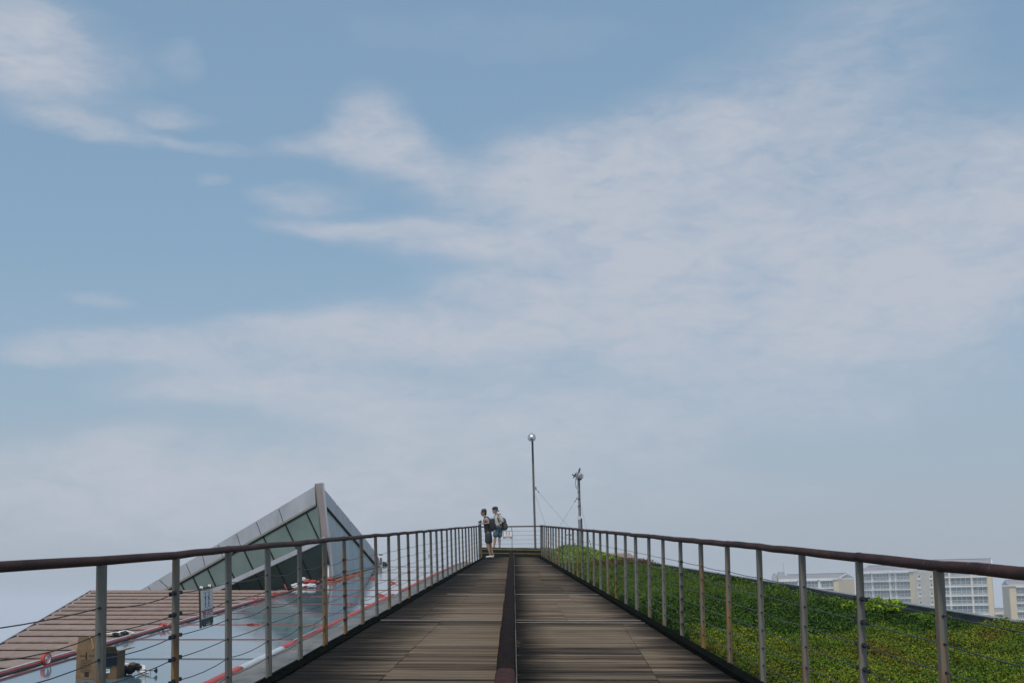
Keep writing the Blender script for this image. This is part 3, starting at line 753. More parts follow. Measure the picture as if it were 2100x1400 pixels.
# ------------------------------------------------------------------ right: planted roof
def xpar(y): return 6.58-.086*(y-19.1)
MB().slab([W(hwR(4)+.09, 4, -.10), W(xpar(4), 4, -.10), W(xpar(58), 58, -.10), W(hwR(58)+.09, 58, -.10)], .4).build('soil', m_soil, kind='structure')
par = empty('parapet', W(xpar(25), 25, 0), label='grey metal parapet edging the outer side of the planted roof', cat='parapet')
pe = list(np.linspace(4, 58, 19))
for a, b_ in zip(pe[:-1], pe[1:]):
    MB().bar(W(xpar(a+.01)+.06, a+.01, -.04), W(xpar(b_-.01)+.06, b_-.01, -.04), .05, .17).build('parapet_panel', m_par, par)
    MB().bar(W(xpar(a+.005)+.075, a+.005, .053), W(xpar(b_-.005)+.075, b_-.005, .053), .13, .016).build('parapet_cap', m_partop, par)

def leaf_mat(name, c1, c2, c3, rough=.55, patch=None):
    def fn(nt, g, c, b):
        r = g.outputs['Random Per Island']
        col = RAMP(nt, r, [(0, c1), (.55, c2), (1, c3)])
        n = NOISE(nt, g.outputs['Position'], 1.6, 4, .6)
        col = MIX(nt, 1.0, col, RAMP(nt, n, [(.3, .65), (.7, 1.35)]), 'MULTIPLY')
        if patch:
            n2 = NOISE(nt, g.outputs['Position'], patch[1], 4, .65)
            col = MIX(nt, RAMP(nt, n2, [(patch[2], 0.0), (patch[2]+.1, .85)]), col, patch[0])
        return col
    m = MAT(name, c2, .8, spec=.10, fn=fn)
    return m
m_ivy = leaf_mat('ivy_leaf', (.016, .042, .005), (.034, .084, .007), (.078, .150, .012), patch=((.080, .10, .014), .7, .62))
m_sedum = leaf_mat('sedum_leaf', (.062, .100, .010), (.145, .182, .014), (.25, .25, .022), patch=((.17, .085, .018), .9, .56))
m_sedumg = leaf_mat('fresh_leaf', (.04, .09, .010), (.085, .160, .014), (.15, .25, .02))
m_grass = leaf_mat('grass_blade', (.036, .075, .010), (.068, .125, .013), (.11, .17, .02), patch=((.12, .12, .02), .5, .62))
m_hedge = leaf_mat('hedge_leaf', (.09, .17, .012), (.17, .28, .018), (.28, .39, .03))
m_dry = leaf_mat('dry_leaf', (.055, .035, .016), (.12, .07, .025), (.09, .10, .022))

def bumpf(x, y):
    return (.035*np.sin(2.1*x+1.3*y+1)+.03*np.sin(3.7*x-2.9*y+.4)+.025*np.sin(7.1*x+5.3*y)+.02*np.sin(11*x-9*y+2))
def leaves(name, mat, x, y, z, size, label, cat='plants', aspect=.62, upb=.55, kind='stuff', parent=None, **kw):
    n = len(x)
    # leaf: folded diamond of two triangles-pairs, random facing
    th = rng.uniform(0, 2*np.pi, n); nz = upb+rng.uniform(0, 1, n)*(1-upb); nr = np.sqrt(np.maximum(0, 1-nz**2))
    nrm = np.stack([nr*np.cos(th), nr*np.sin(th), nz], 1)
    t2 = rng.uniform(0, 2*np.pi, n); a = np.stack([np.cos(t2), np.sin(t2), np.zeros(n)], 1)
    u = np.cross(nrm, a); u /= np.linalg.norm(u, axis=1)[:, None]+1e-9; w = np.cross(nrm, u)
    s = (size*rng.uniform(.6, 1.3, n))[:, None]; c = np.stack([x, y, z], 1)
    v = np.empty((n, 4, 3)); v[:, 0] = c-u*s*.5; v[:, 1] = c+w*s*.5*aspect-nrm*s*.12; v[:, 2] = c+u*s*.5; v[:, 3] = c-w*s*.5*aspect-nrm*s*.12
    return raw(name, mat, v.reshape(-1, 3), n, 4, label, cat, kind, parent, **kw)
def raw(name, mat, v, n, k, label, cat, kind, parent=None, **kw):
    me = bpy.data.meshes.new(name); me.vertices.add(n*k); me.vertices.foreach_set('co', v.astype(np.float32).ravel())
    me.loops.add(n*k); me.loops.foreach_set('vertex_index', np.arange(n*k, dtype=np.int32))
    me.polygons.add(n); me.polygons.foreach_set('loop_start', np.arange(0, n*k, k, dtype=np.int32))
    try: me.polygons.foreach_set('loop_total', np.full(n, k, dtype=np.int32))
    except Exception: pass
    me.update(calc_edges=True); me.materials.append(mat)
    o = bpy.data.objects.new(name, me); C.objects.link(o)
    if parent: o.parent = parent
    if kind: o['kind'] = kind
    if label: o['label'] = label
    if cat: o['category'] = cat
    return o
def zdeck(x, y): return SLOPE*y-CANT*x
def scatter(n, y0, y1, keep, powr=1.0):
    y = y0+(y1-y0)*rng.uniform(0, 1, n)**powr
    a = 2.385-.0241*y+.10; b_ = xpar(y)-.02
    x = a+(b_-a)*rng.uniform(0, 1, n)
    m = keep(x, y); return x[m], y[m]
def wig(x, y): return .9*np.sin(1.3*x)+.5*np.sin(3.1*x+1)+.35*np.sin(5.7*x+.3)
def zone(x, y):
    b1 = 17.9+wig(x, y)*.35+(x-3)*.12
    b2 = 26.5+wig(x+1, y)*1.4-(x-3)*.6
    return b1, b2
def band(d): return rng.uniform(0, 1, len(d)) 
# near yellow-green sedum
x, y = scatter(330000, 10.8, 20.5, lambda x, y: y < zone(x, y)[0]+rng.normal(0, .12, len(x)))
hgt = np.maximum(0, bumpf(x*1.4, y*1.4)*1.5)+rng.uniform(-.02, .09, len(x))*(.6+.8*(np.sin(1.9*x+.7*y)*np.sin(1.3*y-2.1*x)+1)/2)
m = rng.uniform(0, 1, len(x)) < .22+.5*(np.sin(1.7*x+.9*y)*np.sin(2.3*y-1.1*x) > .35)
leaves('sedum_cover', m_sedum, x[~m], y[~m], zdeck(x[~m], y[~m])-.06+hgt[~m], .023, 'yellow green sedum ground cover on the nearest part of the planted roof', upb=.35)
leaves('green_weeds', m_sedumg, x[m], y[m], zdeck(x[m], y[m])-.05+hgt[m], .027, 'fresh green weeds mixed through the yellow sedum on the planted roof', upb=.2, aspect=.4)
# dark ivy
def kiv(x, y): b1, b2 = zone(x, y); return (y > b1+rng.normal(0, .1, len(x))) & (y < b2+rng.normal(0, .9, len(x)))
x, y = scatter(350000, 15, 31, kiv)
edge = np.exp(-np.maximum(0, y-zone(x, y)[0])/1.2)
hgt = bumpf(x*1.2, y*1.2)*1.2+.07+.05*edge+rng.uniform(-.09, .04, len(x))
leaves('ivy_cover', m_ivy, x, y, zdeck(x, y)-.06+(hgt-.02)*np.clip((xpar(y)-x-.1)/1.3, .0, 1), .030, 'dark green ivy ground cover across the middle of the planted roof', upb=.25, aspect=.8)
# grass blades
def kgr(x, y): b1, b2 = zone(x, y); return (y > b2-1+rng.normal(0, 1.0, len(x)))
x, y = scatter(110000, 24, 47, kgr, .9)
n = len(x); th = rng.uniform(0, 2*np.pi, n); hh = rng.uniform(.05, .14, n)*np.clip((xpar(y)-x+.05)/.9, .15, 1); wd = .012+.0004*y
base = np.stack([x, y, zdeck(x, y)-.08+bumpf(x, y)*.8], 1); d = np.stack([np.cos(th), np.sin(th), np.zeros(n)], 1)
ln = np.stack([np.cos(th*3.1)*.5, np.sin(th*3.1)*.5, np.ones(n)], 1)
v = np.empty((n, 3, 3)); v[:, 0] = base-d*wd[:, None]/2; v[:, 1] = base+d*wd[:, None]/2; v[:, 2] = base+ln*hh[:, None]
raw('grass_cover', m_grass, v.reshape(-1, 3), n, 3, 'green grass growing up the far part of the planted roof', 'grass', 'stuff')
x, y = scatter(26000, 24, 46, kgr)
leaves('clover_cover', m_grass, x, y, zdeck(x, y)-.06+bumpf(x, y)*.8+rng.uniform(0, .07, len(x)), .05, 'low leafy plants among the far grass on the planted roof', upb=.4)
# dry strip
x, y = scatter(26000, 42, 49, lambda x, y: (y > 43.5+.8*np.sin(2*x)) & (x > 2.4))
leaves('dry_plants', m_dry, x, y, zdeck(x, y)-.08+rng.uniform(0, .26, len(x))*(.5+.5*np.sin(3*x+y)**2), .06, 'rusty brown dry plants below the far hedge', upb=.0, aspect=.3)
# hedge
x, y = scatter(60000, 46.0, 57, lambda x, y: (x < 4.3))
top = .36+.07*np.sin(3.1*x+.5)+.05*np.sin(7.3*x+y)+.04*np.sin(13*x+2*y)
top = top*np.clip((4.3-x)/1.3, .10, 1)*np.clip((y-45.6)/1.5, .3, 1)
hz = top*rng.uniform(0, 1, len(x))**.45
leaves('hedge', m_hedge, x, y, zdeck(x, y)-.06+hz, .085, 'bright yellow green leafy hedge at the far end of the planted roof', cat='hedge', upb=.1, aspect=.7, kind='stuff')
# single bushes by the parapet
def bush(u, v, w, h, label, mat, n, size=.07):
    c = onroof(u, v, 0); root = empty('bush', c, label=label, cat='bush')
    ph = rng.uniform(0, 2*np.pi, n); ct = rng.uniform(0, 1, n); r = rng.uniform(.35, 1, n)**.5
    lump = 1+.25*np.sin(3*ph)+.15*np.sin(7*ph+1)
    x = w*r*lump*np.cos(ph)*np.sqrt(1-ct**2); y = 1.2*w*r*lump*np.sin(ph)*np.sqrt(1-ct**2); z = h*r*ct*lump
    leaves('foliage', mat, x, y, z, size, None, None, upb=.05, aspect=.7, kind=None, parent=root)
    mb = MB()
    for k in range(6):
        a = k*1.05; mb.tube([(0, 0, -.1), (w*.3*math.cos(a), w*.3*math.sin(a), h*.35), (w*.6*math.cos(a), w*.6*math.sin(a), h*.7)], [.012, .008, .004], 5)
    o = mb.build('stem', m_dry); o.parent = root
bush(1797, 1249, .42, .15, 'bright lime leafy bush against the parapet in front of the middle apartment block', m_hedge, 2200, .06)
bush(1905, 1268, .28, .07, 'small green bush beside the parapet left of the tallest apartment block', m_sedumg, 1300, .07)
bush(1500, 1196, .35, .13, 'small dark leafy clump in the grass near the parapet', m_ivy, 900, .07)

# reddish tiled roof bit far right
tr2 = empty('tiled_roof', at(1290, 1142, 60), label='small pinkish tiled roof slope showing behind the hedge', cat='roof')
for i, (ua, ub, v) in enumerate(((1235, 1297, 1136.5), (1240, 1306, 1141.5), (1245, 1326, 1147), (1250, 1345, 1153.5))):
    ya = 63-i*1.6
    a, b_ = at(ua, v, ya), at(ub, v+1, ya)
    b2, a2 = at(ub-6, v-3.2, ya+1.5), at(ua, v-3.4, ya+1.5)
    MB().slab([a, b_, b2, a2], .05).build('tile_row', m_tile, tr2)
MB().slab([at(1235, 1137, 64), at(1297, 1140, 64), at(1345, 1160, 58), at(1240, 1160, 58)], .5).build('roof_base', m_tilegap, tr2)

# ------------------------------------------------------------------ apartment blocks
m_apw = MAT('white_render', (.78, .77, .75), .7, var=.06, vscale=.3)
m_cream = MAT('cream_render', (.66, .54, .36), .7, var=.06, vscale=.3)
m_apgrey = MAT('grey_render', (.50, .47, .43), .75, var=.08, vscale=.4)
m_roofm = MAT('grey_roof_sheet', (.40, .40, .42), .6, var=.1, vscale=.4)
m_roofd = MAT('purple_grey_ridge', (.17, .155, .18), .6)
def pane_fn(nt, g, c, b):
    oi = nt.nodes.new('ShaderNodeObjectInfo')
    n = NOISE(nt, g.outputs['Position'], .9, 3, .6)
    f = M_(nt, 'FRACT', M_(nt, 'ADD', oi.outputs['Random'], n))
    return RAMP(nt, f, [(0, (.04, .085, .10)), (.5, (.08, .15, .17)), (.8, (.20, .29, .31)), (1, (.05, .10, .12))])
m_pane = MAT('teal_window_glass', (.09, .15, .17), .12, spec=.6, fn=pane_fn)
FH = 2.8
def win_meshes(w):
    fr = MB(); h = 2.2
    n = max(2, round(w/1.5))
    for k in range(n+1): fr.box((w*k/n, -.03, h/2), (.09, .08, h))
    fr.box((w/2, -.03, .05), (w, .08, .1)); fr.box((w/2, -.03, h-.04), (w, .08, .08)); fr.box((w/2, -.04, h*.52), (w, .05, .05))
    rl_ = MB()
    rl_.box((w/2, -.62, .98), (w, .05, .06)); rl_.box((w/2, -.62, .1), (w, .05, .05))
    m = max(4, int(w/.45))
    for k in range(m+1): rl_.box((w*k/m, -.62, .5), (.035, .03, .9))
    pn = MB(); pn.box((w/2, .02, h/2), (w-.02, .03, h-.02))
    a, b_, c = fr.mesh('window_frame'), rl_.mesh('balcony_rail'), pn.mesh('pane')
    a.materials.append(m_apw); b_.materials.append(m_apw); c.materials.append(m_pane)
    return a, b_, c
def apartment(label, P0, P1, depth, ztop, bays, mfront, mside, roofrise, nfl=7, left_side=None, side_win=False, extras=True, ridge_short=0):
    """P0 left-front corner, P1 right-front corner (x, y); bays: list of (kind, width fraction)"""
    P0 = Vector((*P0, 0)); P1 = Vector((*P1, 0)); L = (P1-P0).length; d = (P1-P0)/L; nb = Vector((-d.y, d.x, 0))
    if nb.y < 0: nb = -nb
    base = -35.0; root = empty('apartment_block', (P0.x, P0.y, base), label=label, cat='apartment block')
    ang = math.atan2(d.y, d.x)
    M = Matrix.Translation((P0.x, P0.y, 0)) @ Matrix.Rotation(ang, 4, 'Z')
    def put(mb, name, mat):
        mb.v = [tuple(M @ Vector(q)) for q in mb.v]; return mb.build(name, mat, root, origin=None) if False else _b(mb, name, mat)
    def _b(mb, name, mat):
        o = mb.build(name, mat); o.parent = root; o.location = -Vector(root.location); return o
    # core recessed .9 behind the facade line
    put(MB().box((L/2, depth/2+.5, (ztop+base)/2), (L-.3, depth-1, ztop-base-.1)), 'wall', mside)
    # front piers and slabs
    x = 0; spans = []
    tot = sum(b_[1] for b_ in bays)
    for kind, w in bays:
        w = w/tot*L; spans.append((kind, x, x+w)); x += w
    nall = int((ztop-base)/FH)
    for kind, a, b_ in spans:
        mat = {'cream': m_cream, 'grey': m_apgrey, 'white': m_apw}.get(kind)
        if mat: put(MB().box(((a+b_)/2, .45, (ztop+base)/2), (b_-a, 1.1, ztop-base)), 'pier', mat)
    put(MB().box((L+.02, depth/2, (ztop+base)/2), (.3, depth, ztop-base)), 'side_wall', mside)
    put(MB().box((-.02, depth/2, (ztop+base)/2), (.3, depth, ztop-base)), 'side_wall', left_side or mside)
    sl = MB()
    for f in range(nall):
        z = ztop-f*FH-.25
        for kind, a, b_ in spans:
            if kind == 'win': sl.box(((a+b_)/2, .02, z), (b_-a-.01, 1.3, .42))
    put(sl, 'balcony_slabs', m_apw)
    for kind, a, b_ in spans:
        if kind != 'win': continue
        ms = win_meshes(round(b_-a-.35, 2))
        for f in range(nfl):
            z = ztop-f*FH-.46-2.2
            fo = bpy.data.objects.new('window', ms[0]); C.objects.link(fo); fo.parent = root
            fo.matrix_local = Matrix.Translation(-Vector(root.location)) @ M @ Matrix.Translation((a+.17, .35, z))
            for me, nm in ((ms[1], 'balcony_rail'), (ms[2], 'pane')):
                q = bpy.data.objects.new(nm, me); C.objects.link(q); q.parent = fo
    # roof: eave fascia, sloping sheet, ridge line
    put(MB().box((L/2, -.35, ztop+.10), (L+.5, .35, .5)), 'fascia', m_cream if mfront is m_cream else m_apw)
    put(MB().add([(-.3, -.4, ztop+.36), (L+.3, -.4, ztop+.36), (L+.3, depth*.5, ztop+roofrise), (-.3, depth*.5, ztop+roofrise), (L+.3, depth+.2, ztop+.36), (-.3, depth+.2, ztop+.36)],
                 [(0, 1, 2, 3), (3, 2, 4, 5), (0, 3, 5), (1, 4, 2)]), 'roof', m_roofm)
    put(MB().box((L/2, depth*.5-.1, ztop+roofrise+.05), (L+.6, .35, .3)), 'ridge', m_roofd)
    rib = MB()
    for f in (.25, .5, .75): rib.box((L/2, -.4+(depth*.5+.4)*f, ztop+.36+(roofrise-.36)*f+.08), (L+.3, .12, .14))
    put(rib, 'roof_rib', m_roofd)
    put(MB().box((L+.35, depth*.25, ztop+.3+roofrise*.35), (.3, depth*.5, .35), Matrix.Rotation(math.atan2(roofrise-.36, depth*.5), 3, 'X')), 'verge', m_apw)
    if side_win:
        for f in range(nfl):
            for k, yy in enumerate((depth*.2, depth*.75)):
                z = ztop-f*FH-1.9
                fo = _b(MB(), 'window', m_apw) if False else None
                mbx = MB().box((L+.22, yy, z), (.12, 1.1, 1.1)); mbx.box((L+.28, yy-.1, z-.75), (.3, 1.0, .5))
                w_ = put(mbx, 'window', m_apw); 
                pb = MB().box((L+.29, yy, z+.1), (.04, .85, .8)); pb.v = [tuple(M @ Vector(q)) for q in pb.v]
                pp = pb.build('pane', m_pane); pp.parent = w_
    return root, put
def gx(u, v, y): p = at(u, v, y); return (p.x, y)
def zt(u, v, y): return at(u, v, y).z
# A, far left block
P1 = gx(1718, 1183, 520); P0 = gx(1600, 1190, 536)
rA, putA = apartment('cream ended apartment block showing only its top floor above the parapet, with rooftop tanks', P0, P1, 11, zt(1718, 1185.5, 520)-.2,
   [('win', 5), ('white', .5), ('win', 5.2), ('white', .6), ('win', 3.6), ('cream', 1.2)], m_apw, m_cream, 2.0, nfl=4)
for (u, w, h) in ((1588, 1.6, 1.6), (1598, 1.4, 2.2), (1605.5, 1.2, 2.2)):
    p = at(u, 1186, 540); mb = MB().box((p.x, 540, p.z+h/2-1.2), (w, 1.6, h+1.6)); mb.lathe((p.x, 540, p.z+h+.2-.6), [(.25, 0), (.55, .3), (.55, .7), (.2, .95)], 8)
    o = mb.build('roof_vent', m_roofm); o.parent = rA; o.location = -Vector(rA.location)
p = at(1609, 1186, 538); o = MB().tube([(p.x, 538, p.z), (p.x-.2, 538, p.z+5.6)], .06, 5).build('antenna', m_roofd); o.parent = rA; o.location = -Vector(rA.location)
P1t = gx(1602, 1192, 541); P0t = gx(1562, 1192, 546)
o = MB().hexa([Vector((x, y, z)) for x, y0 in ((P0t[0], 545), (P1t[0], 541)) for y in (y0, y0+9) for z in (-35, zt(1590, 1189, 540))]).build('stair_tower', m_apgrey); o.parent = rA; o.location = -Vector(rA.location)
# B, middle block
P1 = gx(1873.5, 1167, 485); P0 = gx(1762, 1178, 508)
apartment('middle apartment block with a bare grey side wall and rows of teal balcony windows', P0, P1, 9.5, zt(1873.5, 1169, 485)-.2,
   [('win', 4.2), ('white', .35), ('win', 5.6), ('white', .45), ('win', 1.5), ('white', .3), ('win', 4.6), ('cream', 1.4)], m_apw, m_apgrey, 2.2, nfl=6, side_win=True)
# C, tallest block
P1 = gx(2031, 1157, 450); P0 = gx(1912, 1160, 455.5)
apartment('tallest apartment block with white fascia and cream right edge, beyond the right parapet', P0, P1, 10, zt(2031, 1159, 450)-.2,
   [('white', .5), ('win', 1.6), ('white', .35), ('win', 1.8), ('white', .35), ('win', 5.6), ('white', .35), ('win', 3.9), ('cream', 1.2)], m_apw, m_cream, 2.3, nfl=8)
# D, right block
P0 = gx(2070, 1199, 515); P1 = (P0[0]+24, 513)
apartment('cream apartment block at the right edge of the view', P0, P1, 10, zt(2070, 1200, 515)-.2,
   [('cream', 1.3), ('win', 3.4), ('white', .5), ('win', 5), ('white', .4), ('win', 4), ('cream', 1)], m_cream, m_cream, 2.0, nfl=6)
# E, low block between
P0 = gx(2035, 1254, 545); P1 = gx(2080, 1253, 547)
apartment('low distant apartment block in the gap between the two right blocks', P0, P1, 10, zt(2055, 1255, 545)-.2,
   [('win', 4), ('white', .4), ('win', 4)], m_cream, m_cream, 1.6, nfl=3)

# ------------------------------------------------------------------ poles behind the platform
def pp(par, mb, name, mat):
    return mb.build(name, mat, par, origin=tuple(world_loc(par)))
m_polebr = MAT('bronze_pole', (.15, .125, .10), .45, metal=.3, var=.25)
m_poledk = MAT('dark_sleeve', (.018, .020, .026), .5)
m_chrome = MAT('polished_steel', (.62, .64, .66), .42, metal=1.0)
m_galv = MAT('galvanised_pole', (.30, .31, .31), .45, metal=.5, var=.2)
m_wire = MAT('guy_wire', (.10, .105, .11), .5, metal=.3)
m_white = MAT('white_plastic', (.62, .62, .62), .5, var=.08)
b0 = at(1098.5, 1140, 61); t0 = at(1091.8, 903, 61)
lp = empty('lamp_pole', b0, label='tall slim bronze pole topped with a round polished steel lamp', cat='lamp post')
mid_ = b0.lerp(t0, (1140-950)/(1140-903.0))
pp(lp, MB().tube([b0, mid_], .046, 10), 'pole', m_polebr)
pp(lp, MB().tube([mid_, t0-Vector((0, 0, .03))], .043, 10), 'pole_sleeve', m_poledk)
pp(lp, MB().tube([t0-Vector((0, 0, .06)), t0+Vector((0, 0, .07))], .018, 8), 'neck', m_polebr)
lc = at(1090.6, 904.5, 61)
pp(lp, MB().lathe(lc, [(.02, 0), (.075, .005), (.13, .03), (.165, .085), (.176, .14), (.168, .20), (.14, .255), (.09, .30), (.04, .325), (.012, .335)], 24), 'lamp_globe', m_chrome)
pp(lp, MB().tube([lc+Vector((0, 0, .32)), lc+Vector((0, 0, .41))], [.010, .003], 6), 'lamp_spike', m_galv)
g1 = at(1097.2, 1000, 61); e1 = at(1212, 1130, 63)
def guy(par, a, b_, beads, nm='guy_wire'):
    pp(par, MB().tube([a, a.lerp(b_, .5)-Vector((0, 0, .03)), b_], .0040, 5), nm, m_wire)
    for t in beads:
        q = a.lerp(b_, t); d = (b_-a).normalized(); pp(par, MB().tube([q-d*.045, q, q+d*.045], [.008, .024, .008], 6), 'wire_insulator', m_poledk)
guy(lp, g1, e1, (.025, .06, .95)); guy(lp, at(1098, 1015, 61), at(1137, 1128, 63), ()); 
pp(lp, MB().tube([at(1097.0, 998, 61), at(1097.3, 1004, 61)], .062, 10), 'clamp_ring', m_galv)
b0 = at(1190.5, 1150, 60); t0 = at(1185.6, 968, 60)
cp = empty('camera_pole', b0, label='galvanised pole carrying a domed surveillance camera and a wind gauge', cat='camera pole')
k_ = (1150-1063)/(1150-968.0); md = b0.lerp(t0, k_)
pp(cp, MB().tube([b0, md], .058, 10), 'pole', m_galv); pp(cp, MB().tube([md, t0], .040, 10), 'pole', m_galv)
pp(cp, MB().tube([md-Vector((0, 0, .05)), md+Vector((0, 0, .09))], .068, 10), 'pole_collar', m_white)
of = Vector((.072, -.03, 0)); pp(cp, MB().tube([b0+of*1.4, md+of*1.2], .028, 6), 'conduit', m_poledk); pp(cp, MB().tube([md+of*.7, t0+of*.7-Vector((0, 0, .2))], .016, 6), 'conduit', m_poledk)
hc = at(1188.9, 981, 59.8)
hs_ = pp(cp, MB().lathe(hc, [(.105, .0), (.118, .02), (.118, .17), (.10, .20), (.02, .225)], 18), 'camera_housing', m_galv)
dm = MB().lathe(hc, [(.002, -.075), (.05, -.065), (.085, -.035), (.095, .0)], 14).build('camera_dome', m_poledk, cp, origin=tuple(world_loc(cp)))
pp(cp, MB().box(hc+Vector((-.13, .05, .11)), (.04, .06, .32)), 'bracket', m_galv)
pp(cp, MB().tube([hc+Vector((.10, 0, .17)), hc+Vector((.15, 0, .15)), hc+Vector((.15, 0, .05)), hc+Vector((.12, 0, .03))], .012, 6), 'handle', m_galv)
wc = at(1178.3, 975, 60)
pp(cp, MB().tube([at(1185.5, 1000, 60), at(1180.5, 994, 60), at(1180.5, 980, 60)], .018, 6), 'gauge_arm', m_white)
pp(cp, MB().tube([at(1181, 985, 60), at(1179.6, 992, 60), at(1181.5, 999, 60), at(1184, 1003, 60)], .009, 6), 'gauge_cable', m_poledk)
pr = MB().tube([wc, wc+Vector((.09, 0, .0))], .03, 8)
for a in range(4): 
    q = Matrix.Rotation(a*math.pi/2+.5, 3, 'Y'); pr.box(wc+q @ Vector((0, 0, .06)), (.05, .02, .10), q)
pr.box(wc+Vector((.06, 0, -.06)), (.03, .03, .14)); pp(cp, pr, 'wind_gauge', m_poledk)
guy(cp, at(1185, 1018, 60), at(1122, 1118, 61), (.04, .09)); guy(cp, at(1188, 1022, 60), at(1214, 1128, 61), (.82, .88, .93)); 
for v in (1007, 1022, 1037): pp(cp, MB().tube([at(1187, v, 60), at(1187.1, v+2, 60)], .05, 8), 'pole_band', m_poledk)
# perched bird
bp_ = at(1188.6, 968.5, 59.8)
br = empty('bird', bp_, label='small grey brown bird perched upright on top of the camera housing', cat='bird')
m_bird = MAT('bird_feathers', (.085, .075, .068), .9, var=.4, vscale=30)
pp(br, MB().tube([bp_+Vector(q) for q in ((-.045, .02, -.02), (-.03, .01, .03), (-.008, 0, .09), (.008, 0, .14), (.018, 0, .175), (.024, 0, .195))], [.008, .028, .042, .036, .026, .008], 10), 'body', m_bird)
pp(br, MB().tube([bp_+Vector((.03, 0, .182)), bp_+Vector((.06, 0, .18))], [.010, .002], 6), 'beak', m_poledk)
pp(br, MB().tube([bp_+Vector((0, .0, 0)), bp_+Vector((.002, 0, .06))], .006, 5).tube([bp_+Vector((.02, .0, 0)), bp_+Vector((.012, 0, .06))], .006, 5), 'leg', m_poledk)
# white sensor cluster and blue tube by the hedge
q0 = at(1169.5, 1150, 60); ws = empty('sensor_stand', q0, label='thin stand with white rounded sensors showing behind the right railing', cat='sensor')
pp(ws, MB().tube([q0, at(1169, 1094, 60)], .018, 8), 'pole', m_galv)
pp(ws, MB().tube([at(1161, 1094, 60), at(1171, 1094, 60)], .018, 6), 'arm', m_white)
for (u, v, r) in ((1161.5, 1095, .075), (1169, 1094.5, .085), (1169.2, 1103.5, .065)):
    c = at(u, v, 60); pp(ws, MB().lathe(c-Vector((0, 0, r*.7)), [(r*.3, 0), (r*.95, r*.3), (r, r*.8), (r*.8, r*1.3), (r*.2, r*1.5)], 12), 'sensor_cap', m_white)
q0 = at(1179, 1150, 60); bt = empty('blue_marker', q0, label='short bright blue tube standing behind the hedge left of the camera pole', cat='marker')
pp(bt, MB().tube([q0, at(1179, 1113, 60)], .024, 8), 'tube', MAT('blue_plastic', (.03, .16, .34), .5)); pp(bt, MB().tube([at(1179, 1113, 60), at(1179, 1110.5, 60)], .03, 8), 'tube_cap', m_white)

# ------------------------------------------------------------------ signs
m_paper = MAT('sign_white', (.88, .87, .86), .5, var=.06); m_signdk = MAT('sign_dark_green', (.018, .030, .028), .5)
m_ink = MAT('sign_navy_ink', (.03, .045, .09), .6); m_redink = MAT('sign_red_ink', (.42, .06, .06), .6)
m_yline = MAT('sign_yellow_line', (.45, .36, .12), .6); m_logob = MAT('logo_blue', (.10, .18, .30), .6); m_logog = MAT('logo_green', (.12, .28, .18), .6)
def text_mesh(txt, size, mat, name, parent, M):
    cu = bpy.data.curves.new('t', 'FONT'); cu.body = txt; cu.size = size; cu.align_x = 'CENTER'; cu.align_y = 'CENTER'; cu.extrude = .001
    o = bpy.data.objects.new('t', cu); C.objects.link(o); dg = bpy.context.evaluated_depsgraph_get()
    me = bpy.data.meshes.new_from_object(o.evaluated_get(dg)); bpy.data.objects.remove(o)
    me.name = name; me.materials.clear(); me.materials.append(mat)
    for p in me.polygons: p.material_index = 0
    q = bpy.data.objects.new(name, me); C.objects.link(q); q.parent = parent; q.matrix_local = M; return q
def figure(mb, x, z, s, lean):         # walking / falling pictogram in the sign plane (x right, z up)
    Y = -.009
    mb.lathe((x+lean*.3*s, Y, z+.40*s), [(.075*s, -.0015), (.075*s, .0015)], 10, axis=Vector((0, 1, 0)))
    def l(a, b_, w): mb.bar((x+a[0]*s, Y, z+a[1]*s), (x+b_[0]*s, Y, z+b_[1]*s), .002, w*s, up=Vector((1, 0, .01)))
    l((lean*.25, .30), (0, 0), .14); l((0, .0), (-.10, -.22), .07); l((-.10, -.22), (-.12, -.42), .06)
    l((0, .0), (.10-lean*.1, -.2), .07); l((.10-lean*.1, -.2), (.12+lean*.2, -.42), .06)
    l((lean*.22, .26), (-.16, .08), .05); l((lean*.22, .26), (.2, .12-lean*.3), .05)
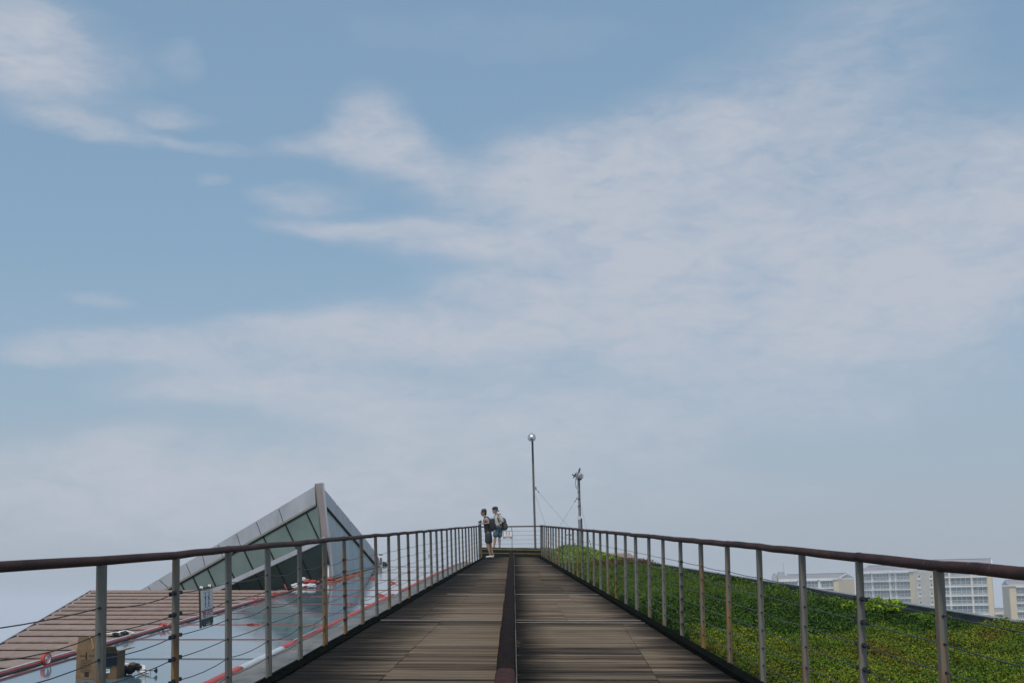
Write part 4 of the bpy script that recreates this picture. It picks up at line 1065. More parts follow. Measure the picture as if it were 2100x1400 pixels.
def sign(root_loc, rotz, w, h, label, tilt, compact):
    r = empty('warning_sign', root_loc, label=label, cat='sign'); r.rotation_euler = (0, tilt, rotz)
    def ad(mb, n, m): o = mb.build(n, m); o.parent = r; return o
    ad(MB().box((0, 0, 0), (w, .008, h)), 'sign_board', m_signdk)
    f = .20 if not compact else .16
    cz = h*(f/2-.03); ph = h*(1-f)-h*.09
    ad(MB().box((0, -.0055, cz), (w*.88+.008, .003, ph+.008)), 'sign_border', m_yline if not compact else m_paper)
    ad(MB().box((0, -.0065, cz), (w*.88, .004, ph)), 'sign_panel', m_paper)
    s = ph*.62; mb = MB(); figure(mb, -w*.13, cz+ph*.14, s, 0); figure(mb, w*.13, cz+ph*.14, s, .45)
    for x in (-w*.13, w*.13):
        for dz in (-1, 1): mb.box((x, -.0092, cz+ph*.14+dz*s*.56), (w*.2, .002, .003))
    for x in (-w*.24, 0, w*.24):
        for k in range(5): mb.box((x, -.0092, cz+ph*.14+(k-2)*s*.22), (.0025, .002, .010))
    ad(mb, 'pictogram', m_ink)
    if compact:
        ad(MB().box((0, -.0092, cz-ph*.36), (w*.8, .002, .012)), 'red_line', m_redink)
        ad(MB().box((0, -.0075, -h*.44), (w*.5, .003, .016)), 'caption', m_paper)
    else:
        text_mesh('위험! 추락주의', .062, m_redink, 'lettering', r, Matrix.Translation((.0, -.0095, cz-ph*.36)) @ Matrix.Rotation(math.pi/2, 4, 'X') @ Matrix.Diagonal((.95, 1, 1, 1)))
        ad(MB().box((-w*.02, -.0060, -h*.42), (w*.17, .004, h*.055)).box((-w*.23, -.006, -h*.425), (w*.05, .004, h*.11)), 'logo_patch', m_logob)
        ad(MB().box((w*.13, -.0060, -h*.42), (w*.14, .004, h*.055)), 'logo_patch', m_logog)
        ad(MB().box((w*.06, -.0060, -h*.462), (w*.30, .003, .006)), 'caption', m_paper)
    for x in (-w*.4, w*.4): ad(MB().box((x, -.006, -h*.47), (.01, .012, .01)).box((x*.8, 0, h*.51), (.012, .02, .02)), 'cable_tie', m_paper)
    return r
ysg = 11.02; xsg = -(hwL(ysg)+.075)
c = W(xsg-.035*.73, ysg, .735)
sg = sign(c, math.pi/2, .46, .285, 'dark framed warning sign with two figures and red lettering wired to the left railing', 0, False)
sg.rotation_euler = (0, 0, math.pi/2); sg.matrix_world = Matrix.Translation(c) @ Matrix.Rotation(math.atan(SLOPE), 4, 'X') @ Matrix.Rotation(math.pi/2, 4, 'Z') @ Matrix.Rotation(-.035, 4, 'X')
c = at(1041.3, 1095.8, yE-.03)
sign(c, 0, .375, .285, 'small framed warning sign with two figures hung on the end railing beside the standing man', 0, True)

# ------------------------------------------------------------------ loose things on the left roofs
m_card = MAT('cardboard', (.185, .115, .058), .8, var=.18, vscale=12, bump=.15)
m_cardin = MAT('cardboard_inside', (.42, .27, .16), .8, var=.1)
m_navy = MAT('navy_print', (.008, .020, .038), .6); m_cink = MAT('brown_print', (.085, .055, .03), .7)
m_green = MAT('green_label', (.02, .17, .08), .6)
bc = onroof(200, 1392, GH); yb = bc.y; s_ = yb/3000*.985
bw1 = at(163, 1391, yb); bw2 = at(200.5, 1393, yb-.12)
box = empty('cardboard_box', bw2, label='open brown cardboard box with navy printed side standing on the glass roof', cat='box')
A = onroof(162.5, 1388, GH+.005); B = onroof(199, 1391.5, GH+.005); Cc = onroof(245, 1387, GH+.005)
B = Vector((B.x, B.y, B.z)); zb_ = min(A.z, B.z)
HB = (1391.5-1336)/3000*B.y*.971; upv = Vector((CANT, -.03, 1)).normalized()
dA = (A-B); dC = Vector((Cc.x-B.x, .09, 0)); dA = Vector((dA.x, .05, 0)); 
# corner B nearest, A to the left, Cc to the right; depth direction
back = Vector((.06, .34, .0))
def wall_(p, q, nm, mat, t=.008, h=HB):
    n_ = (q-p).cross(upv).normalized()
    MB().add([p, q, q+upv*h, p+upv*h, p+n_*t, q+n_*t, q+n_*t+upv*h, p+n_*t+upv*h], [(0, 1, 2, 3), (7, 6, 5, 4), (0, 4, 5, 1), (1, 5, 6, 2), (2, 6, 7, 3), (3, 7, 4, 0)])
    mb = MB(); mb.add([p, q, q+upv*h, p+upv*h, p+n_*t, q+n_*t, q+n_*t+upv*h, p+n_*t+upv*h], [(0, 1, 2, 3), (7, 6, 5, 4), (0, 4, 5, 1), (1, 5, 6, 2), (2, 6, 7, 3), (3, 7, 4, 0)])
    return pp(box, mb, nm, mat)
B0 = B; A0 = B0+dA; C0 = B0+dC; D0 = A0+dC+Vector((0, .25, 0)); C1 = C0+Vector((0, .25, 0))
A1 = A0+Vector((0, .28, 0))
wall_(A0, B0, 'box_side', m_card); fr_ = wall_(B0, C0, 'box_front', m_card); wall_(C0, C0+Vector((.0, .3, 0)), 'box_side', m_card); wall_(A0, A0+Vector((0, .3, 0)), 'box_side', m_card); wall_(A0+Vector((0, .3, 0)), C0+Vector((0, .3, 0)), 'box_side', m_card)
def flap(a, b_, out, nm, mat=m_cardin, t=.006, taper=.1):
    a2 = a+out+(b_-a)*taper; b2 = b_+out-(b_-a)*taper; n_ = (b_-a).cross(out).normalized()*t
    mb = MB().add([a, b_, b2, a2, a+n_, b_+n_, b2+n_, a2+n_], [(0, 1, 2, 3), (7, 6, 5, 4), (0, 4, 5, 1), (1, 5, 6, 2), (2, 6, 7, 3), (3, 7, 4, 0)]); return pp(box, mb, nm, mat)
TA, TB, TC = A0+upv*HB, B0+upv*HB, C0+upv*HB
f1 = flap(TA, TB, upv*.155+Vector((0, .01, 0)), 'box_flap', m_card, taper=.04)
flap(TA+Vector((0, .3, 0)), TA, Vector((-.10, 0, .105)), 'box_flap', taper=.02)
flap(TB, TC, Vector((.02, -.13, .055)), 'box_flap', m_card, taper=.02)
flap(TC, TC+Vector((0, .3, 0)), Vector((.11, .02, .03)), 'box_flap', taper=.02)
def onface(p, q, a0, a1, z0, z1, nm, mat, off=.003):
    n_ = -(q-p).cross(upv).normalized()*off*-1
    n2 = Vector((q-p).cross(upv)).normalized(); n2 = n2 if n2.y < 0 else -n2
    vs = [p+(q-p)*a0+upv*HB*z0, p+(q-p)*a1+upv*HB*z0, p+(q-p)*a1+upv*HB*z1, p+(q-p)*a0+upv*HB*z1]
    k_ = .0115 if True else 0
    lo_v = [v_+n2*.0005 for v_ in vs]; hi_v = [v_+n2*(.0005+off) for v_ in vs]
    return MB().add(lo_v+hi_v, [(0, 1, 2, 3), (7, 6, 5, 4), (0, 4, 5, 1), (1, 5, 6, 2), (2, 6, 7, 3), (3, 7, 4, 0)])
def print_(p, q, rects, nm, mat, off=.003):
    mb = MB()
    for r_ in rects:
        k_ = onface(p, q, *r_, nm, mat, off); mb.add(k_.v, k_.f)
    return pp(box, mb, nm, mat)
sh = Vector((q_ := 0, 0, 0))
n2 = (B0-A0).cross(upv).normalized(); n2 = n2 if n2.y < 0 else -n2; A_, B_ = A0+n2*.009, B0+n2*.009
n3 = (C0-B0).cross(upv).normalized(); n3 = n3 if n3.y < 0 else -n3; B3, C3 = B0+n3*.009, C0+n3*.009
print_(A_, B_, [(.16, .24, .83, .89), (.27, .33, .83, .89), (.36, .42, .83, .88), (.60, .66, .83, .89), (.69, .74, .83, .88), (.78, .84, .83, .89),
  (.2, .7, .70, .705), (.2, .75, .64, .645), (.2, .65, .58, .585), (.2, .7, .52, .525), (.2, .75, .46, .465), (.2, .6, .40, .405), (.2, .75, .34, .345), (.2, .66, .28, .285)], 'box_print', m_cink)
print_(A_, B_, [(.44, .50, .72, .97)], 'box_print', m_black); print_(A_, B_, [(.42, .62, .10, .26)], 'box_print', m_black)
print_(B3, C3, [(.02, .98, .47, .93), (.02, .7, .40, .468)], 'navy_band', m_navy)
print_(B3, C3, [(.42, .50, .74, .80), (.54, .62, .75, .81), (.66, .72, .76, .82), (.76, .84, .77, .83), (.42, .85, .68, .69)], 'box_print', m_cink, .006)
print_(B3, C3, [(.33, .63, .21, .42)], 'box_label', m_paper, .006); print_(B3, C3, [(.33, .63, .36, .425)], 'label_strip', m_green, .008)
print_(B3, C3, [(.36, .56, .27, .28), (.36, .60, .31, .32), (.40, .5, .10, .18)], 'box_print', m_ink, .008)
mbh = MB(); hp = [(.58, .12), (.66, .10), (.73, .06), (.78, .0), (.78, -.04)]
pts = [TA+(TB-TA)*a+upv*(.06+b_*.8)+n2*.012 for a, b_ in hp]
pp(box, MB().tube(pts, .008, 6), 'handle_cutout', m_cardin)

# roll of red tape
tc_ = onroof(94.5, 1363, GH); 
roll = empty('tape_roll', tc_+Vector((0, 0, .06)), label='roll of red tape standing on edge beside the taped bead', cat='tape roll')
ra = Vector((.93, -.36, 0)).normalized(); rc = tc_+Vector((0, 0, .072)); 
a, b_ = frame_from(ra); mb = MB(); n = 28; prof = ((.052, -.022), (.072, -.022), (.072, .022), (.052, .022)); vs = []
for k in range(n):
    t = 2*math.pi*k/n
    for r_, o_ in prof: vs.append(rc+(a*math.cos(t)+b_*math.sin(t))*r_+ra*o_)
mb.add(vs, [(k*4+j, k*4+(j+1) % 4, ((k+1) % n)*4+(j+1) % 4, ((k+1) % n)*4+j) for k in range(n) for j in range(4)])
pp(roll, mb, 'tape_ring', m_red)
mb = MB(); prof = ((.047, -.0225), (.0515, -.0225), (.0515, .0225), (.047, .0225)); vs = []
for k in range(n):
    t = 2*math.pi*k/n
    for r_, o_ in prof: vs.append(rc+(a*math.cos(t)+b_*math.sin(t))*r_+ra*o_)
mb.add(vs, [(k*4+j, k*4+(j+1) % 4, ((k+1) % n)*4+(j+1) % 4, ((k+1) % n)*4+j) for k in range(n) for j in range(4)])
pp(roll, mb, 'cardboard_core', m_white)
# crumpled things
def crumple(name, loc, blobs, label, cat, seed):
    r = empty(name, loc, label=label, cat=cat); rr = random.Random(seed)
    for (nm, dx, dy, dz, sx_, sy_, sz_, mat) in blobs:
        n1, n2_ = 9, 12; vs = []; loc_ = Vector((dx, dy, dz))
        for i in range(n1+1):
            ph = math.pi*i/n1
            for k in range(n2_):
                t = 2*math.pi*k/n2_; q = .80+.38*rr.random()
                vs.append(loc_+Vector((math.sin(ph)*math.cos(t)*sx_*q, math.sin(ph)*math.sin(t)*sy_*q, math.cos(ph)*sz_*q)))
        fs = [(i*n2_+k, i*n2_+(k+1) % n2_, (i+1)*n2_+(k+1) % n2_, (i+1)*n2_+k) for i in range(n1) for k in range(n2_)]
        o = MB().add(vs, fs).build(nm, mat); o.parent = r
    return r
m_cloth = MAT('white_glove_cotton', (.78, .77, .73), .9, var=.3, vscale=25); m_gblk = MAT('black_glove_coating', (.012, .014, .014), .6); m_brick = MAT('brown_cotton', (.13, .065, .05), .9)
g = onroof(247, 1300, GH+.06)
gv = crumple('work_gloves', g, [('glove', -.10, 0, .012, .10, .06, .028, m_cloth), ('glove', .06, .01, .02, .12, .06, .035, m_cloth), ('palm_coating', -.06, -.05, .01, .055, .03, .022, m_gblk), ('palm_coating', .07, -.05, .018, .06, .03, .03, m_gblk), ('fingertip', .16, 0, .015, .04, .02, .015, m_cloth), ('fingertip', -.19, 0, .005, .035, .018, .01, m_cloth)],
   'pair of white work gloves with black palms lying on the tiled roof', 'gloves', 3)
g = onroof(268, 1382, GH)
crumple('tool_bundle', g, [('pouch', -.09, 0, .05, .09, .07, .05, m_black), ('pouch', -.01, -.01, .05, .06, .05, .045, m_black), ('glove', .02, .03, .085, .075, .05, .04, m_brick), ('glove', .10, .03, .06, .07, .05, .04, m_cloth), ('glove_cuff', .08, -.02, .08, .045, .035, .035, m_gblk), ('glove', .15, -.03, .018, .06, .04, .018, m_cloth), ('glove_cuff', -.06, .03, .10, .035, .03, .02, m_cloth)],
   'black tool pouch and crumpled gloves heaped beside the cardboard box', 'tools', 5)
ra0 = at(297, 1374.3, g.y+.02); ra1 = at(318, 1374.0, g.y+.02)
rod = empty('suction_rod', ra0, label='thin rod with a dark cone head sticking out from the tool pouch', cat='tool')
pp(rod, MB().tube([at(285, 1374.3, g.y+.03), ra1], .004, 6), 'rod', m_cable)
pp(rod, MB().lathe(ra1, [(.006, -.012), (.030, .012), (.030, .018), (.012, .026)], 14, axis=Vector((1, 0, 0))), 'cone_head', m_navy)
pp(rod, MB().bar(ra1+Vector((-.05, .0, 0)), ra1+Vector((-.05, .01, -.085)), .004, .004), 'foot', m_cable)
# white sack and red cloth by the skylight
g = onroof(622, 1205, GH); 
crumple('white_sack', g, [('sack', -.12, 0, .05, .20, .12, .07, m_white), ('sack', .18, .03, .05, .13, .12, .06, m_white)], 'flattened white sack lying at the foot of the green glass', 'sack', 8)
g = onroof(633, 1198, GH)
crumple('red_tape_heap', g, [('tape_wad', -.05, 0, .09, .09, .08, .06, m_red), ('tape_wad', .10, 0, .07, .12, .09, .05, m_red), ('tape_wad', .22, .03, .06, .08, .06, .03, m_red2), ('plastic_wad', -.13, -.03, .14, .07, .05, .05, m_white), ('tape_wad', .03, .0, .03, .16, .08, .04, m_brick)], 'heap of crumpled red tape and white plastic at the column foot', 'tape heap', 9)
a = onroof(588, 1206, GH); a2 = at(583, 1197, a.y)
rs = empty('tape_flag', a, label='short upright scrap of red tape left of the white sack', cat='tape scrap')
pp(rs, MB().bar(a+Vector((0, 0, -.02)), a2, .09, .02), 'tape_piece', m_red)
crumple('red_wad', onroof(672, 1191.5, GH), [('tape_wad', 0, -.2, .05, .18, .12, .05, m_red), ('tape_wad', .2, -.2, .07, .06, .06, .05, m_brick)], 'dull red wad of tape on the glass at the base of the column', 'tape scrap', 12)
mb = MB(); rr = random.Random(6)
jl_ = empty('joint_tape', onroof(700, 1181, GH), label='ragged orange red tape along the base of the pale right skylight face', cat='tape')
for i in range(16):
    u = 680+i*3.8; p = onroof(u, 1188-(u-682)*.2667+3+rr.uniform(-.6, .6), GH+.02); mb.box(p, (rr.uniform(.08, .3), .2, .04), Matrix.Rotation(rr.uniform(-.2, .2), 3, 'Y'))
pp(jl_, mb, 'tape_strip', MAT('orange_tape', (.38, .12, .06), .6, var=.3))
# small poster board at the skylight's far corner
c = at(781, 1154.5, Rb.y-1.2); ps = empty('poster_board', c, label='small pale notice with a green top and dark foot at the skylight far corner', cat='notice board')
k_ = (Rb.y-1.2)/3000*.985
def pb_(v0, v1, m, nm, e=0): 
    a_, b2 = at(777.6, v0, Rb.y-1.2), at(784.3, v1, Rb.y-1.2); pp(ps, MB().hexa([Vector((x, y, z)) for x in (a_.x-e, b2.x+e) for y in (a_.y-.02-e, a_.y+.02) for z in (b2.z, a_.z)]), nm, m)
pb_(1138.6, 1166, m_paper, 'board'); pb_(1135.5, 1138.4, m_green, 'green_header', .005); pb_(1166.2, 1175, m_signdk, 'dark_footer', .005)
mbp = MB()
for j in range(5):
    a_ = at(779+j, 1142, Rb.y-1.25); b2 = at(779+j, 1157, Rb.y-1.25); mbp.bar(a_, b2, .012, .012)
pp(ps, mbp, 'print_lines', m_roofd)
crumple('debris_heap', at(787, 1158, Rb.y), [('scrap', 0, 0, .02, .16, .1, .09, m_black), ('scrap', .14, 0, -.05, .14, .1, .05, m_white), ('scrap', .1, 0, -.2, .06, .06, .12, m_logob)], 'small dark and white scraps beside the notice at the skylight corner', 'debris', 15)
for (u, v, lb) in ((764, 1186.5, 'small red scrap of tape on the glass just left of the notice board'), (804, 1195.5, 'small red scrap of tape on the glass right of the notice board'), (779, 1221.5, 'dark red scrap beside the taped gutter cap')):
    c = onroof(u, v, GH); r = empty('tape_scrap', c, label=lb, cat='tape scrap', group='red tape scraps on the glass roof'); mb = MB().box(c+Vector((0, 0, .03)), (.14, .08, .05), Matrix.Rotation(.3, 3, 'Y')); mb.box(c+Vector((.1, 0, .02)), (.12, .05, .02), Matrix.Rotation(-.4, 3, 'Y')); pp(r, mb, 'tape_piece', m_red)
for (u, v, lb) in ((881, 1136.5, 'thin dark bar lying far off on the glass, left of a railing post'), (880, 1140.5, 'short dark bar lying just below the longer one'), (893, 1136.2, 'thin dark bar lying far off on the glass, right of a railing post')):
    c = onroof(u, v, GH+.03) if v > 1139 else onroof(u, v+.5, GH+.03); MB().box((0, 0, 0), (.15 if v < 1137 else .1, .1, .03)).build('dark_bar', m_black).location = c
    o = C.objects[-1]; tag(o, lb, 'metal bar', group='dark bars on the far glass')

# ------------------------------------------------------------------ people
def skin(chains, edges=None, sub=2):
    """chains: list of polylines [(x, y, z, r)], the first one holds the root; joined where points coincide"""
    verts = []; rad = []; idx = {}; ed = []
    for ch in chains:
        prev = None
        for (x, y, z, r) in ch:
            k = (round(x, 4), round(y, 4), round(z, 4))
            if k not in idx: idx[k] = len(verts); verts.append((x, y, z)); rad.append(r)
            i = idx[k]
            if prev is not None and prev != i: ed.append((prev, i))
            prev = i
    me = bpy.data.meshes.new('s'); me.from_pydata(verts, ed, []); o = bpy.data.objects.new('s', me); C.objects.link(o)
    md = o.modifiers.new('Skin', 'SKIN'); md.use_smooth_shade = True; md.branch_smoothing = .3
    if not me.skin_vertices: return None
    for i, r in enumerate(rad):
        rr_2 = r if isinstance(r, tuple) else (r, r); me.skin_vertices[0].data[i].radius = rr_2
    me.skin_vertices[0].data[0].use_root = True
    sb = o.modifiers.new('Sub', 'SUBSURF'); sb.levels = sub; sb.render_levels = sub
    bpy.context.view_layer.update(); dg = bpy.context.evaluated_depsgraph_get()
    out = bpy.data.meshes.new_from_object(o.evaluated_get(dg)); bpy.data.objects.remove(o)
    vs = [tuple(v.co) for v in out.vertices]; fs = [tuple(p.vertices) for p in out.polygons]
    return vs, fs
def sk_part(mb, chains, sub=2):
    r = skin(chains, sub=sub); mb.add(r[0], r[1], True); return mb
def superell(c, s, e=.45, n1=10, n2_=16, rot=None):
    vs = []; pw = lambda q: math.copysign(abs(q)**e, q)
    for i in range(n1+1):
        ph = -math.pi/2+math.pi*i/n1
        for k in range(n2_):
            t = 2*math.pi*k/n2_; p = Vector((pw(math.cos(ph))*pw(math.cos(t))*s[0], pw(math.cos(ph))*pw(math.sin(t))*s[1], pw(math.sin(ph))*s[2]))
            vs.append(Vector(c)+(rot @ p if rot else p))
    return vs, [(i*n2_+k, i*n2_+(k+1) % n2_, (i+1)*n2_+(k+1) % n2_, (i+1)*n2_+k) for i in range(n1) for k in range(n2_)]
def skin_fn(nt, g, c, b): b.inputs['Subsurface Weight'].default_value = .05
m_skin = MAT('skin', (.36, .20, .13), .55, var=.08, fn=skin_fn); m_skin2 = MAT('fair_skin', (.42, .25, .18), .55, var=.08, fn=skin_fn)
m_hair = MAT('black_hair', (.010, .009, .008), .5, var=.4, vscale=60)
def hand(mb, w, d, up_, side, s=1.0, curl=.5):
    """w wrist, d pointing direction, palm normal downwards = -up_, side = thumb side"""
    w = Vector(w); d = Vector(d).normalized(); up_ = Vector(up_).normalized(); sd = d.cross(up_).normalized()*side
    palm = w+d*.05*s
    sk_part(mb, [[(*w, .021), (*(w+d*.03*s), .023), (*(w+d*.075*s), .026), (*(w+d*.095*s), .018)]])
    for k, (o_, L) in enumerate(((.027, .066), (.009, .075), (-.009, .07), (-.026, .055))):
        r0 = w+d*.085*s+sd*o_; a = d; p1 = r0+a*L*.45; a2 = (d*(1-curl)-up_*curl).normalized(); p2 = p1+a2*L*.35; p3 = p2+(a2-up_*curl).normalized()*L*.28
        sk_part(mb, [[(*(r0-d*.02), .008), (*p1, .008), (*p2, .0075), (*p3, .006)]], 1)
    t0_ = w+d*.03*s+sd*.022; sk_part(mb, [[(*t0_, .011), (*(t0_+sd*.025+d*.03), .010), (*(t0_+sd*.03+d*.06-up_*.015), .008)]], 1)
def rib_prof(): pass
def person(base, J, spec, label):
    root = empty('person', base, label=label, cat='person')
    def ad(mb, n, m): o = mb.build(n, m); o.parent = root; return o
    b = MB(); S_ = spec['skin']
    pel, wa, ch, nk, hb, hd = J['pelvis'], J['waist'], J['chest'], J['neck'], J['headbase'], J['head']
    hip1, hip2 = J['hips']; kn1, kn2 = J['knees']; an1, an2 = J['ankles']; sh1, sh2 = J['shoulders']; el1, el2 = J['elbows']; wr1, wr2 = J['wrists']
    L = lambda a, c_, t: tuple(a[i]+(c_[i]-a[i])*t for i in range(3))
    torso = [(*pel, .095), (*wa, .088), (*ch, .098), (*nk, .052), (*hb, .055), (*hd, .082)]
    sk_part(b, [torso, [(*pel, .095), (*hip1, .078), (*L(hip1, kn1, .5), .070), (*kn1, .052), (*L(kn1, an1, .3), .055), (*L(kn1, an1, .7), .038), (*an1, .034)],
                [(*pel, .095), (*hip2, .078), (*L(hip2, kn2, .5), .070), (*kn2, .052), (*L(kn2, an2, .3), .055), (*L(kn2, an2, .7), .038), (*an2, .034)],
                [(*ch, .098), (*sh1, .055), (*L(sh1, el1, .5), .045), (*el1, .037), (*L(el1, wr1, .35), .036), (*wr1, .024)],
                [(*ch, .098), (*sh2, .055), (*L(sh2, el2, .5), .045), (*el2, .037), (*L(el2, wr2, .35), .036), (*wr2, .024)]])
    # head: cranium, jaw, nose, lips, ears in one mesh with the body
    f = Vector(J['face']).normalized(); sdv = f.cross(Vector((0, 0, 1))).normalized(); hC = Vector(hd)
    Rf = Matrix((f, -sdv, Vector((0, 0, 1)))).transposed()
    v_, f_ = superell(hC+Vector((0, 0, .03)), (.102, .080, .108), .9, rot=Rf); b.add(v_, f_, True)
    v_, f_ = superell(hC+f*.028-Vector((0, 0, .045)), (.062, .056, .068), .85, rot=Rf); b.add(v_, f_, True)
    b.tube([hC+f*.088+Vector((0, 0, .02)), hC+f*.106-Vector((0, 0, .012)), hC+f*.088-Vector((0, 0, .022))], [.006, .013, .008], 6)
    b.tube([hC+f*.083-sdv*.018-Vector((0, 0, .05)), hC+f*.092-Vector((0, 0, .05)), hC+f*.083+sdv*.018-Vector((0, 0, .05))], .006, 5)
    for s1 in (-1, 1):
        v_, f_ = superell(hC-f*.005+sdv*s1*.078+Vector((0, 0, -.002)), (.02, .009, .031), .8, rot=Rf); b.add(v_, f_, True)
        hs1 = hC+f*.082+sdv*s1*.03+Vector((0, 0, .02))
    hand(b, wr1, J['hd1'], J.get('up1', (0, 0, 1)), 1, curl=spec.get('curl', .5)); hand(b, wr2, J['hd2'], (0, 0, 1), -1, curl=spec.get('curl', .5))
    ad(b, 'body', S_)
    e_ = MB()
    for s1 in (-1, 1):
        v_, f_ = superell(hC+f*.086+sdv*s1*.03+Vector((0, 0, .018)), (.008, .013, .007), .8, 6, 8, rot=Rf); e_.add(v_, f_, True)
    ad(e_, 'eyes', m_hair)
    # shirt
    m = MB(); sl = spec['sleeve']; k_ = 1.0
    def sleeve(sh, el, wr):
        if sl <= 1: return [(*ch, .155), (*sh, .082), (*L(sh, el, sl*.5), .070), (*L(sh, el, sl), .066)]
        return [(*ch, .155), (*sh, .082), (*L(sh, el, .5), .068), (*el, .058), (*L(el, wr, sl-1), .047)]
    sk_part(m, [[(*L(pel, wa, -.3), .142), (*L(pel, wa, .1), .150), (*wa, .146), (*ch, .155), (*L(ch, nk, .72), .078)], sleeve(sh1, el1, wr1), sleeve(sh2, el2, wr2)])
    ad(m, 'shirt', spec['shirt'])
    m = MB(); d_ = .96
    sk_part(m, [[(*L(pel, wa, .6), .130), (*pel, .150), (*L(pel, hip1, .9), .125), (*L(hip1, kn1, .35), .116), (*L(hip1, kn1, .7), .104), (*L(hip1, kn1, d_), .096)], [(*pel, .150), (*L(pel, hip2, .9), .125), (*L(hip2, kn2, .35), .116), (*L(hip2, kn2, .7), .104), (*L(hip2, kn2, d_), .096)]])
    ad(m, 'shorts', spec['shorts'])
    # shoes
    for an, td in ((an1, J['toe1']), (an2, J['toe2'])):
        td = Vector(td).normalized(); a0 = Vector(an); g_ = Vector((a0.x, a0.y, J.get('ground', 0)))
        m = MB(); sk_part(m, [[(*(g_-td*.055+Vector((0, 0, .045))), .040), (*(g_+td*.03+Vector((0, 0, .045))), .044), (*(g_+td*.11+Vector((0, 0, .035))), .040), (*(g_+td*.17+Vector((0, 0, .03))), .028)],
                              [(*(g_-td*.055+Vector((0, 0, .045))), .040), (*(a0-Vector((0, 0, .01))), .043)]])
        s_o = ad(m, 'shoe', spec['shoe'])
        R2 = Matrix((td, Vector((-td.y, td.x, 0)), Vector((0, 0, 1)))).transposed()
        v_, f_ = superell(g_+td*.06+Vector((0, 0, .012)), (.14, .046, .014), .5, 6, 16, rot=R2); q = MB().add(v_, f_).build('sole', spec['sole']); q.parent = s_o
    return root, ad, hC, f, sdv, Rf
# man leaning on the railing
def stripe_fn(nt, g, c, b):
    tcn = nt.nodes.new('ShaderNodeTexCoord'); sp = nt.nodes.new('ShaderNodeSeparateXYZ'); nt.links.new(tcn.outputs['Object'], sp.inputs[0])
    w = M_(nt, 'SINE', M_(nt, 'MULTIPLY', M_(nt, 'ADD', sp.outputs[2], M_(nt, 'MULTIPLY', sp.outputs[0], -.35)), 150.0))
    on = M_(nt, 'MULTIPLY', M_(nt, 'GREATER_THAN', w, .1), M_(nt, 'GREATER_THAN', sp.outputs[2], 1.30))
    return MIX(nt, on, (.012, .018, .028), (.55, .56, .58))
m_stripe = MAT('striped_shirt', (.02, .03, .04), .85, fn=stripe_fn)
m_dshort = MAT('charcoal_shorts', (.020, .027, .034), .85, var=.2, vscale=15)
yM = 53.3; zM = W(-.8, yM, 0).z; bM = Vector((-.72, yM, zM+.002))
X = lambda x, y, z: (x+.72, y, z)
J1 = dict(pelvis=X(-.82, 0, .93), waist=X(-.84, 0, 1.10), chest=X(-.885, 0, 1.33), neck=X(-.925, 0, 1.475), headbase=X(-.95, 0, 1.53), head=X(-.975, 0, 1.615), face=(-1, -.12, -.06),
  hips=(X(-.82, -.09, .88), X(-.80, .09, .88)), knees=(X(-.855, -.10, .49), X(-.755, .10, .49)), ankles=(X(-.755, -.10, .10), X(-.66, .10, .10)),
  shoulders=(X(-.895, -.17, 1.40), X(-.895, .17, 1.40)), elbows=(X(-.775, -.25, 1.235), X(-.80, .24, 1.25)), wrists=(X(-1.03, -.16, 1.225), X(-1.02, .10, 1.25)),
  hd1=(-1, .25, .12), hd2=(-1, -.2, .05), toe1=(-1, -.15, 0), toe2=(-1, -.05, 0))
p1, ad1, hC, fv, sdv, Rf = person(bM, J1, dict(skin=m_skin, sleeve=.62, shirt=m_stripe, shorts=m_dshort, shoe=MAT('white_shoe', (.55, .55, .50), .6, var=.15, vscale=30), sole=MAT('shoe_sole', (.05, .05, .05), .8), curl=.45),
  'person in striped navy shirt and dark shorts leaning forward on the left handrail')
v_, f_ = superell(hC-fv*.012+Vector((0, 0, .062)), (.103, .091, .095), .85, rot=Rf); m = MB().add(v_, f_, True)
v_, f_ = superell(hC-fv*.058+Vector((0, 0, .0)), (.055, .084, .098), .8, rot=Rf); m.add(v_, f_, True); ad1(m, 'hair', m_hair)
m = MB(); m.box(hC+fv*.094+Vector((0, 0, .018)), (.014, .12, .030), Rf)
for s1 in (-1, 1): m.bar(hC+fv*.094+sdv*s1*.06+Vector((0, 0, .02)), hC+sdv*s1*.083+Vector((0, 0, .012)), .006, .008)
ad1(m, 'sunglasses', m_gblk)
# backpack as its own thing
def backpack(base, c, s, rot, straps, mat, label, loops):
    r = empty('backpack', base, label=label, cat='backpack')
    def ad(mb, n, m_): o = mb.build(n, m_); o.parent = r; return o
    v_, f_ = superell(c, s, .5, 12, 20, rot=rot); ad(MB().add(v_, f_, True), 'main_bag', mat)
    v_, f_ = superell(Vector(c)+rot @ Vector((s[0]*.85, 0, -s[2]*.35)), (s[0]*.45, s[1]*.75, s[2]*.45), .5, 8, 14, rot=rot); ad(MB().add(v_, f_, True), 'front_pocket', mat)
    ad(MB().tube([Vector(c)+rot @ Vector((-.03, 0, s[2]*.97)), Vector(c)+rot @ Vector((-.02, 0, s[2]+.045)), Vector(c)+rot @ Vector((.04, 0, s[2]*.99))], .009, 6), 'carry_loop', m_gblk)
    for st in straps: 
        ad(MB().tube([Vector(q) for q in st], .021, 8), 'shoulder_strap', mat)
    for l_ in loops: ad(MB().lathe(l_, [(.02, -.01), (.024, 0), (.02, .012)], 8, axis=Vector((0, 1, 0))), 'tag', m_white)
    return r
mbk = MAT('black_backpack_fabric', (.012, .014, .016), .8, var=.3, vscale=20)
rotb = Matrix.Rotation(-.13, 3, 'Y')
